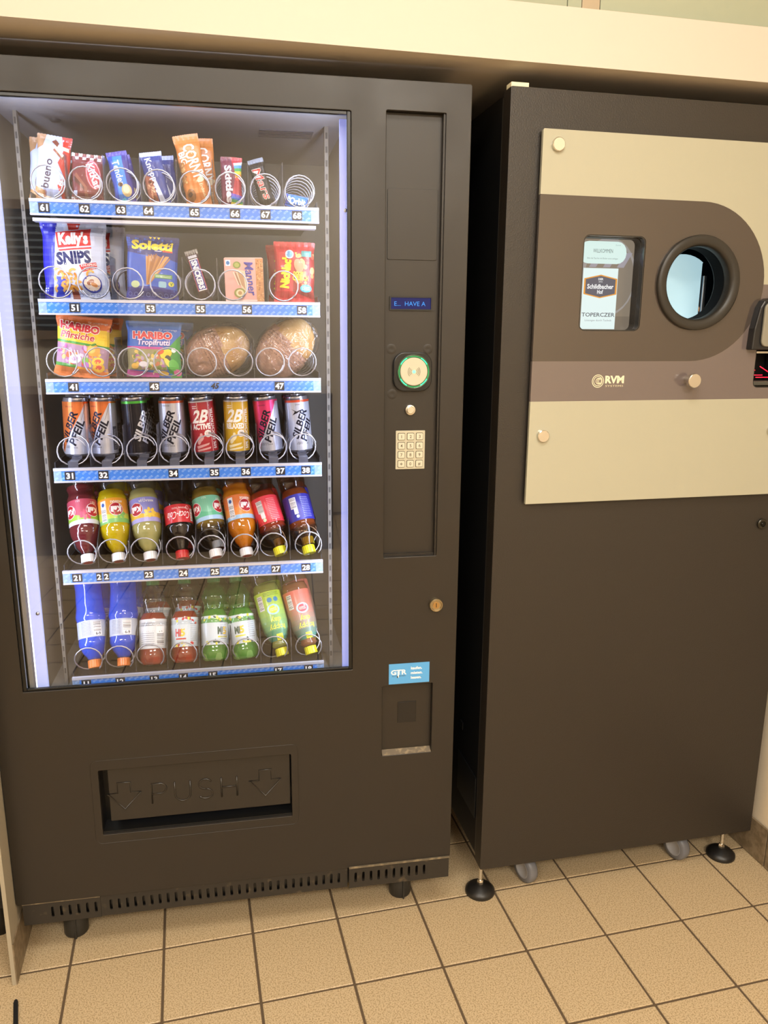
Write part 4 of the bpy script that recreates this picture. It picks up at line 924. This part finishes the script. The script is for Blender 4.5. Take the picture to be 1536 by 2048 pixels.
def blue_l(sd):
    a = Art().rect(-97, 0, 97, 39, 'b4bccc').barcode(2, 6, 22, 34, True, seed=sd).rect(4, 2, 22, 12, 'e4e8f0').text('6-9', 13, 7, 6, '2a2c34', rot=0, bold=.02).small(-24, 4, -2, 36, '6c7488', 10, sd)
    return a
bottle('upside-down blue bottle with an orange cap in the leftmost coil of the bottom shelf', 'leftmost blue bottle', BLUE, '2c6cff', ('3c78f0', .88), 'e07a34', blue_l(3), (65, 103), bmx1(.1790, -6, 10), fill=(20, 196), **Bk)
bottle('upside-down blue bottle with an orange cap, second from the left on the bottom shelf', 'right one of the two blue bottles', BLUE, '2c6cff', ('3c78f0', .88), 'e07a34', blue_l(4), (65, 103), bmx1(.2400, -1), fill=(20, 196), **Bk)
def upr(u, lean): return PM(u, .134, Z1+.001, 25, lean)
a = Art().rect(-97, 0, 97, 58, 'd8dce0').small(-26, 4, 6, 52, '8a8e98', 12, 7).barcode(10, 6, 30, 46, True).text('6-9', 20, 34, 5, '2a2c34')
bottle('upright bottle of red drink seen from its plain back label on the bottom shelf', 'red drink with the plain back label', WASP, 'd05a48', ('d88070', .65), '2c7a3c', a, (97, 163), upr(.3027, 0), art_h=58, fill=(82, 198), flip=True, ribs=1, **Bk)
def hi(word, c1, c2, sd, x=-10):
    a = Art().rect(-97, 0, 97, 58, 'cfdce4'); blobs(a, 10, -30, 44, 30, 57, [c1, c2, 'e8e45a'], 2.5, 4.5, sd)
    a.text(word[0], x-4, 28, 14, c1, bold=.05, fit=12, align='C').text(word[1], x+7, 28, 14, 'e8c428', bold=.05, fit=8, align='C').rect(x-10, 14, x+14, 17, c2); blobs(a, 10, -26, 0, 20, 8, [c1, c2, 'f0e060', 'e8e8e0'], 2.5, 4.5, sd+1)
    a.small(14, 10, 30, 46, '8a8e98', 9, sd); return a
bottle('upright bottle of red drink with a fruit pattern label on the bottom shelf', 'red drink with the fruit label', WASP, 'd04c34', ('d87058', .65), '2c7a3c', hi(('Hi', '5'), 'c8383c', 'c84a34', 3), (97, 163), upr(.3735, 0), art_h=58, fill=(82, 198), flip=True, ribs=1, **Bk)
gp = clear('green_plastic', 'bfe6b4', 1.0, .06, .03, 1.5, ('6cc060', .12))
bottle('upright green bottle with its lettering turned right, fifth from the left on the bottom shelf', 'left one of the two green bottles', WASP, 'c0f090', ('c0f0a0', .55), '2c7a3c', hi(('Mi', '5'), '3c5a4c', 'd8d43c', 5, 18), (97, 163), upr(.4400, 0), art_h=58, fill=(82, 198), flip=True, ribs=1, pet=gp, **Bk)
bottle('upright green bottle with its lettering facing front, sixth from the left on the bottom shelf', 'right one of the two green bottles', WASP, 'a8f088', ('b8f09c', .55), '2c7a3c', hi(('Mi', '5'), '3c5a4c', 'd8d43c', 9, -8), (97, 163), upr(.5100, -6), art_h=58, fill=(82, 198), flip=True, ribs=1, pet=gp, **Bk)
HAP = [(12.5, 16), (13.5, 19), (20, 23), (20.5, 27), (17, 32), (23, 44), (29, 62), (31, 80), (31, 156), (28, 168), (30, 184), (31, 198), (26, 210), (15, 212)]
def happy(c_up, logo, fruit, word):
    a = Art().vgrad(-97, 0, 97, 120, '3c8c7c', c_up, 10)
    a.text('happy', 4, 29, 12, 'e8e43c', rot=PI, bold=.015, fit=40).text('day', 4, 47, 12, 'e8e43c', rot=PI, bold=.015, fit=24).ell(4, 74, 15, 13, '9cc8e0').ell(4, 74, 11, 9.5, logo).small(-4, 70, 12, 78, 'f2f6e0', 3)
    a.barcode(-30, 76, -16, 112, True).poly([(-6, 0), (18, 0), (14, 15), (-4, 15)], 'e8e23c').small(-2, 3, 14, 13, '2c7a4c', 3)
    if word: a.small(-12, 108, 26, 118, '2c6a3c', 3).ell(0, 98, 6, 6, '3c86b0').ell(15, 98, 6, 6, '3c86b0')
    return a
bottle('upside-down bottle with a lime green sleeve and yellow cap on the bottom shelf', 'lime green sleeved bottle', HAP, 'd8e070', ('d8dc90', .5), 'dcd818', happy('bcd834', 'c8d838', 'MINZE', 'BIO 0% FETT'), (35, 150), bmx1(.5930, -12), lab_m='sleeve', art_h=120, fill=(20, 170), **Bk)
bottle('upside-down bottle with a coral and green sleeve at the right end of the bottom shelf', 'coral and green sleeved bottle', HAP, 'e09868', ('d8a890', .45), 'dcd818', happy('e0705c', 'd0404c', 'SPRIZZ', None), (35, 150), bmx1(.6600, -12), lab_m='sleeve', art_h=120, fill=(20, 170), **Bk)

# ================================================================== REVERSE VENDING MACHINE
RMM = Matrix.Translation((0.9447, -0.0393, 0)) @ Matrix.Rotation(-0.029, 4, 'Z')
RV = thing('bottle_return_machine', 'tall dark bottle return machine with a cream glass panel, screen and round opening', 'recycling machine', RMM)
RW, RH, RZ = .7458, 1.8309, .0989
rc, rz_ = (.4300, 1.4730), .0745
sil = (.5995, 1.2600, .70, 1.4560)
door_h = [circ(rc[0], rc[1], .0765, 48), rrect(.1655, 1.3750, .2995, 1.5600, .012, 4), rrect(.5905, 1.252, .655, 1.436, .012, 4)]
obj('front_door', plate(rrect(0, RZ, RW, RH, .002, 1), door_h, 0, .040), m_leather, RV, bevel=.0012)
obj('door_edge', MB().box(.0005, .003, .040, .044, RZ+.02, RH-.012), mat('edge_steel', '77736a', .4, metal=.7), RV)
ca = MB(); ca.box(.004, .012, .044, .58, .11, 1.826); ca.box(.734, .742, .044, .58, .11, 1.826); ca.box(.012, .734, .044, .58, 1.815, 1.826); ca.box(.012, .734, .572, .58, .11, 1.815); ca.box(.012, .734, .044, .572, .11, .12)
obj('cabinet', ca, m_blackm, RV)
for (y0, y1, z0, z1) in ((.06, .20, .20, .31), (.17, .19, .38, .40)):
    obj('side_hatch', MB().box(.0015, .004, y0, y1, z0, z1), mat('hatch_black', '191a1c', .3), RV, bevel=.0008)
obj('foam_block', MB().box(.0015, .038, .004, .030, RH, RH+.0085), mat('foam', 'f4ecc8', .6), RV, bevel=.0008, label='small white block on the top corner')
# glass front, 8 mm thick, back-printed zones
gy0, gy1 = -.016, -.008
gx0, gx1, gz0, gz1 = .0640, .6810, 1.0072, 1.7556
R_ = .1627; acx, acz = .4275, 1.4731
arc_r = [(acx+R_*math.cos(t), acz+R_*math.sin(t)) for t in [PI/2-i*PI/32 for i in range(33)]]
top_half = [q for q in arc_r if q[1] >= acz-1e-6]; low_half = [q for q in arc_r if q[1] <= acz+1e-6]
cream = mat('cream_glass', 'b0ae9a', .12, coat=1.0); dark = mat('dark_glass', '463d37', .10, coat=1.0); mauve = mat('mauve_glass', '6c615f', .10, coat=1.0)
GP = obj('glass_panel', plate([(gx0, acz+R_), (acx, acz+R_)]+top_half[1:]+[(gx1, acz), (gx1, gz1-.002), (gx1-.002, gz1), (gx0+.002, gz1), (gx0, gz1-.002)], [], gy0, gy1), cream, RV, label='cream glass above the dark shape')
obj('dark_shape', plate([(gx0, acz-R_), (acx, acz-R_)]+arc_r[::-1][1:-1]+[(acx, acz+R_), (gx0, acz+R_)], [circ(rc[0], rc[1], .080, 48), rrect(.1625, 1.3725, .3025, 1.5635, .014, 5)], gy0, gy1), dark, GP)
obj('mauve_band', plate([(gx0, 1.2275), (gx1, 1.2275), (gx1, acz)]+low_half[:]+[(gx0, acz-R_)], [rrect(.5905, 1.252, .655, 1.436, .012, 4)], gy0, gy1), mauve, GP)
obj('lower_glass', MB().box(gx0, gx1, gy0, gy1, gz0, 1.2275), cream, GP, bevel=.0006)
for x, z in ((.0955, 1.7275), (.6505, 1.7275), (.0955, 1.1547), (.6530, 1.1547)):
    obj('stud', MB().lathe([(0, -.023), (.0118, -.023), (.0130, -.022), (.0130, -.016), (.0075, -.016), (.0075, -.0005)], 32, (x, 0, z), 'y', smooth=False), m_chrome, RV, bevel=.0004)
obj('knob', MB().lathe([(0, -.045), (.0142, -.045), (.0152, -.0435), (.0152, -.034), (.009, -.032), (.009, -.016)], 32, (.4270, 0, 1.2700), 'y', smooth=False), m_chrome, RV, bevel=.0005)
# screen
tr_ = MB()
sc_box = plate(rrect(.1625, 1.3725, .3025, 1.5635, .014, 5), [rrect(.1650, 1.3750, .3000, 1.5610, .012, 5)], gy1-.007, .030)
sb = obj('screen_surround', sc_box, mat('surround_black', '15181c', .15, coat=.6), RV)
sx0, sz0, sy = .164, 1.372, .024
obj('screen_glass', MB().box(.160, .306, sy, sy+.006, 1.368, 1.568), mat('screen_back', '1a1815', .2), sb)
a = Art().rect(0, 0, 140, 192, '867a6a').ell(72, 110, 66, 80, '9a9490', n=28).ell(76, 108, 58, 72, '857a6c', n=28)
for k in range(3): a.poly([(28+k*32, 130), (44+k*32, 130), (62+k*32, 160), (46+k*32, 160)], '9d98a0')
a.rect(0, 0, 140, 30, '776c5e').rr(4, 137, 112, 182, 21, 'd6efe9').text('WILLKOMMEN', 58, 163, 7.6, '5a6a6c', fit=45).text('Bitte die Flaschen mit Boden voran einlegen', 58, 148, 3.1, '7a8c8c', fit=70).text('Zurück', 92, 175, 2.8, '9ab0ae')
a.rect(16, 3, 96, 128, 'e2f4f2')
hx = lambda s, cx=57, cz=91: [(cx-38*s, cz+16*s), (cx, cz+24*s), (cx+38*s, cz+16*s), (cx+38*s, cz-16*s), (cx, cz-24*s), (cx-38*s, cz-16*s)]
a.poly(hx(1.0), 'e59a3c').poly(hx(.90), '5c5c68').text('DER', 57, 106, 4.0, 'f4f6f6', bold=.03, fit=11).text('SPA', 57, 100.5, 2.6, 'd4d6d8', bold=.02, fit=9).text('Schildbacher', 57, 91, 9.0, 'fbfbfb', bold=.025, fit=60).text('Hof', 57, 80, 8.0, 'fbfbfb', bold=.025, fit=13)
a.text('TOPERCZER', 56, 33, 7.8, '4a4c58', bold=.012, fit=76).text('Lösungen durch Technik', 57, 21.5, 3.9, '8a8e94', fit=62)
obj('screen_picture', a.build(flat_surf(.1695, 1.3735, sy), None, None, (0, 0, 138, 192), .02, .1), mat('screen_print', attr='emit'), sb)
# round opening
rg = obj('opening_ring', MB().lathe([(.0742, .006), (.0745, -.016), (.0772, -.0225), (.0815, -.025), (.0900, -.0255), (.0955, -.0245), (.0972, -.022), (.0972, -.016)], 72, (rc[0], 0, rc[1]), 'y'), mat('ring_plastic', '2c2925', .4), RV)
obj('tunnel', MB().lathe([(.0738, .0), (.0738, .034)], 64, (rc[0], 0, rc[1]), 'y'), mat('tunnel_dark', '06080d', .8, spec=.15), rg)
ch = MB(); ch.box(.25, .255, .042, .30, 1.33, 1.62); ch.box(.585, .59, .042, .30, 1.33, 1.62); ch.box(.255, .585, .295, .30, 1.33, 1.62); ch.box(.255, .585, .042, .295, 1.33, 1.335); ch.box(.255, .585, .042, .295, 1.615, 1.62)
obj('chamber', ch, mat('chamber_dark', '0a0e16', .3), rg)
lp = plate([(.36, 1.395)]+[(.515, 1.395), (.5310, 1.405), (.5310, 1.5250)]+arc(.4820, 1.462, .083, .083, .92, PI*.95, 14)+[(.36, 1.46)], [], .125, .130)
obj('light_panel', lp, mat('lit_panel', 'c8e4ee', .4, emit='b4dbe6', estr=.78), rg)
obj('orange_lamp', MB().lathe([(0, -.002), (.006, 0), (.006, .003)], 12, (.548, .16, 1.425), 'y'), mat('amber', 'ffb060', .4, emit='ffb070', estr=2.0), rg)
obj('roller', MB().lathe([(.006, 1.38), (.006, 1.50)], 12, (.556, .15, 0)), m_alu, rg)
# logo
a = Art()
for r0_, r1_ in ((12.2, 13.8), (9.0, 10.4)): a.ring(0, 0, r0_, r1_, 'e6dcbe', 0, 2*PI, 28)
for k in range(3): a.ring(1.5+k*2.6, 0, 5.6-k*.6, 6.9-k*.6, 'e6dcbe', .45*PI, 1.55*PI, 10)
a.ring(1.5, 0, 5.6, 6.9, 'e6dcbe', -.5*PI, .5*PI, 10)
a.text('RVM', 38.5, 3.2, 14.5, 'ece2c6', bold=.045, fit=42).text('SYSTEMS', 38.5, -10.2, 3.8, 'c9bfa6', bold=.01, fit=42)
flat_print('logo', a, GP, .2148, 1.2690, gy0, m_print)
# hand scanner at the right edge
sn = obj('scanner_bay', plate(rrect(.5905, 1.252, .655, 1.436, .012, 4), [rrect(.5925, 1.2545, .6525, 1.4335, .010, 4)], gy1-.007, .030), m_black, RV)
obj('bay_back', MB().box(.586, .660, .032, .036, 1.248, 1.442), m_gasket, sn)
hd = plate([(.5640, 1.3347), (.662, 1.3347), (.662, 1.4440), (.594, 1.4440), (.583, 1.4385), (.575, 1.425), (.5660, 1.380)], [], -.035, -.010)
obj('scanner_hood', hd, mat('hood_grey', '202022', .3), sn, bevel=.003)
obj('hood_plate', plate(rrect(.5830, 1.342, .655, 1.434, .012, 4), [], -.041, -.035), mat('hood_plate', '8e8a7c', .35), sn, bevel=.002)
obj('scanner_bar', MB().box(.5935, .652, -.014, .0, 1.327, 1.331), m_chrome, sn)
for (x0, z0, x1, z1) in ((.593, 1.290, .600, 1.290), (.593, 1.279, .620, 1.279), (.604, 1.274, .640, 1.274), (.612, 1.298, .640, 1.283)):
    obj('red_light', MB().tube([(x0, -.006, z0), (x1, -.006, z1)], .0009, 6), mat('red_led', 'ff2030', .4, emit='ff1838', estr=2.2), sn)
obj('scanner_tray', MB().box(.593, .652, -.012, .02, 1.256, 1.266), mat('tray_grey', '4b4a44', .3), sn, bevel=.002)
obj('door_lock', MB().lathe([(.0125, 0), (.0125, -.004), (.011, -.0055), (.0072, -.0055), (.0068, -.003), (0, -.003)], 28, (.6690, 0, .9320), 'y', smooth=False), mat('lock_dark', '4b4840', .3, metal=.9), RV, bevel=.0003)
obj('lock_core', MB().lathe([(0, -.0065), (.0045, -.006), (.0050, -.003)], 16, (.6690, 0, .9320), 'y'), mat('lock_core', '26241f', .3, metal=.8), RV)
# levelling feet and castors
for x, y in ((.0185, .045), (.7000, .045), (.0300, .53), (.7000, .53)):
    f = obj('levelling_foot', MB().lathe([(0, .025), (.009, .025), (.014, .022), (.029, .016), (.0365, .009), (.0370, .002), (.0355, 0), (0, 0)], 32, (x, y, 0)), mat('foot_black', '1d1b19', .4), RV)
    obj('threaded_rod', MB().lathe([(.0050, .036), (.0050, .105)], 14, (x, y, 0)), m_chrome, f)
    obj('hex_nut', MB().lathe([(0, .022), (.0085, .022), (.0085, .031), (.0065, .036), (.0050, .036)], 6, (x, y, 0), smooth=False), m_chrome, f)
for x, y, an in ((.146, .062, -.28), (.575, .062, -.28), (.142, .50, .1), (.572, .50, .1)):
    wl_ = MB().lathe([(.024, -.013), (.034, -.012), (.0365, -.007), (.0370, 0), (.0365, .007), (.034, .012), (.024, .013)], 32, axis='x')
    c_ = obj('castor', wl_, mat('wheel_grey', '6f7076', .4), RV); c_.matrix_local = Matrix.Translation((x, y, .0372)) @ Matrix.Rotation(-an, 4, 'Z')
    hb = MB().lathe([(0, -.011), (.020, -.011), (.0225, -.0135), (.0245, -.0125)], 28, axis='x'); hb.lathe([(.0245, .0125), (.0225, .0135), (.020, .011), (0, .011)], 28, axis='x')
    obj('hub', hb, mat('hub_grey', 'a0a0a4', .35), c_)
    fk = MB()
    for s_ in (-1, 1): fk.box(s_*.017-.0015, s_*.017+.0015, -.012, .012, .026, .058)
    fk.box(-.0185, .0185, -.016, .016, .056, .0625)
    obj('fork', fk, m_alu, c_)

# ================================================================== LEFT EDGE
t = thing('black_appliance', 'dark appliance standing left of the partition at the photo edge', 'appliance', Matrix.Translation((-.118, .09, 0)))
ab = MB().box(-.60, 0, 0, .6, .10, 1.8); obj('housing', ab, m_blackm, t, bevel=.003)
obj('panel', MB().box(-.56, -.03, -.004, 0, .2, 1.7), m_black, t, bevel=.002)
for x in (-.55, -.05): obj('foot', MB().lathe([(0, 0), (.02, 0), (.02, .1), (0, .1)], 16, (x, .06, 0)), m_black, t)
s = MB().box(-.019, -.008, -.0048, -.004, .185, .225); obj('label_sticker', s, mat('paper_green', 'c8d4c0', .6), t)
# flat black rubber strip lying on the floor
pts = [(-.0045, -.13), (.0045, -.13), (.0045, .012), (.003, .018), (0, .0205), (-.003, .018), (-.0045, .012)]
vs = [(x, y, z) for z in (0.0005, .0045) for x, y in pts]; n = len(pts)
b = MB().add(vs, [tuple(range(n))[::-1], tuple(range(n, 2*n))]+[(i, (i+1) % n, (i+1) % n+n, i+n) for i in range(n)])
o = obj('rubber_strip', b, mat('rubber', '14161a', .5), bevel=.001); tag(o, 'narrow black rubber strip lying on the floor at the bottom left corner', 'strip')
o.location = (-.0935, -.094, 0.0005); o.rotation_euler = (0, 0, .18)
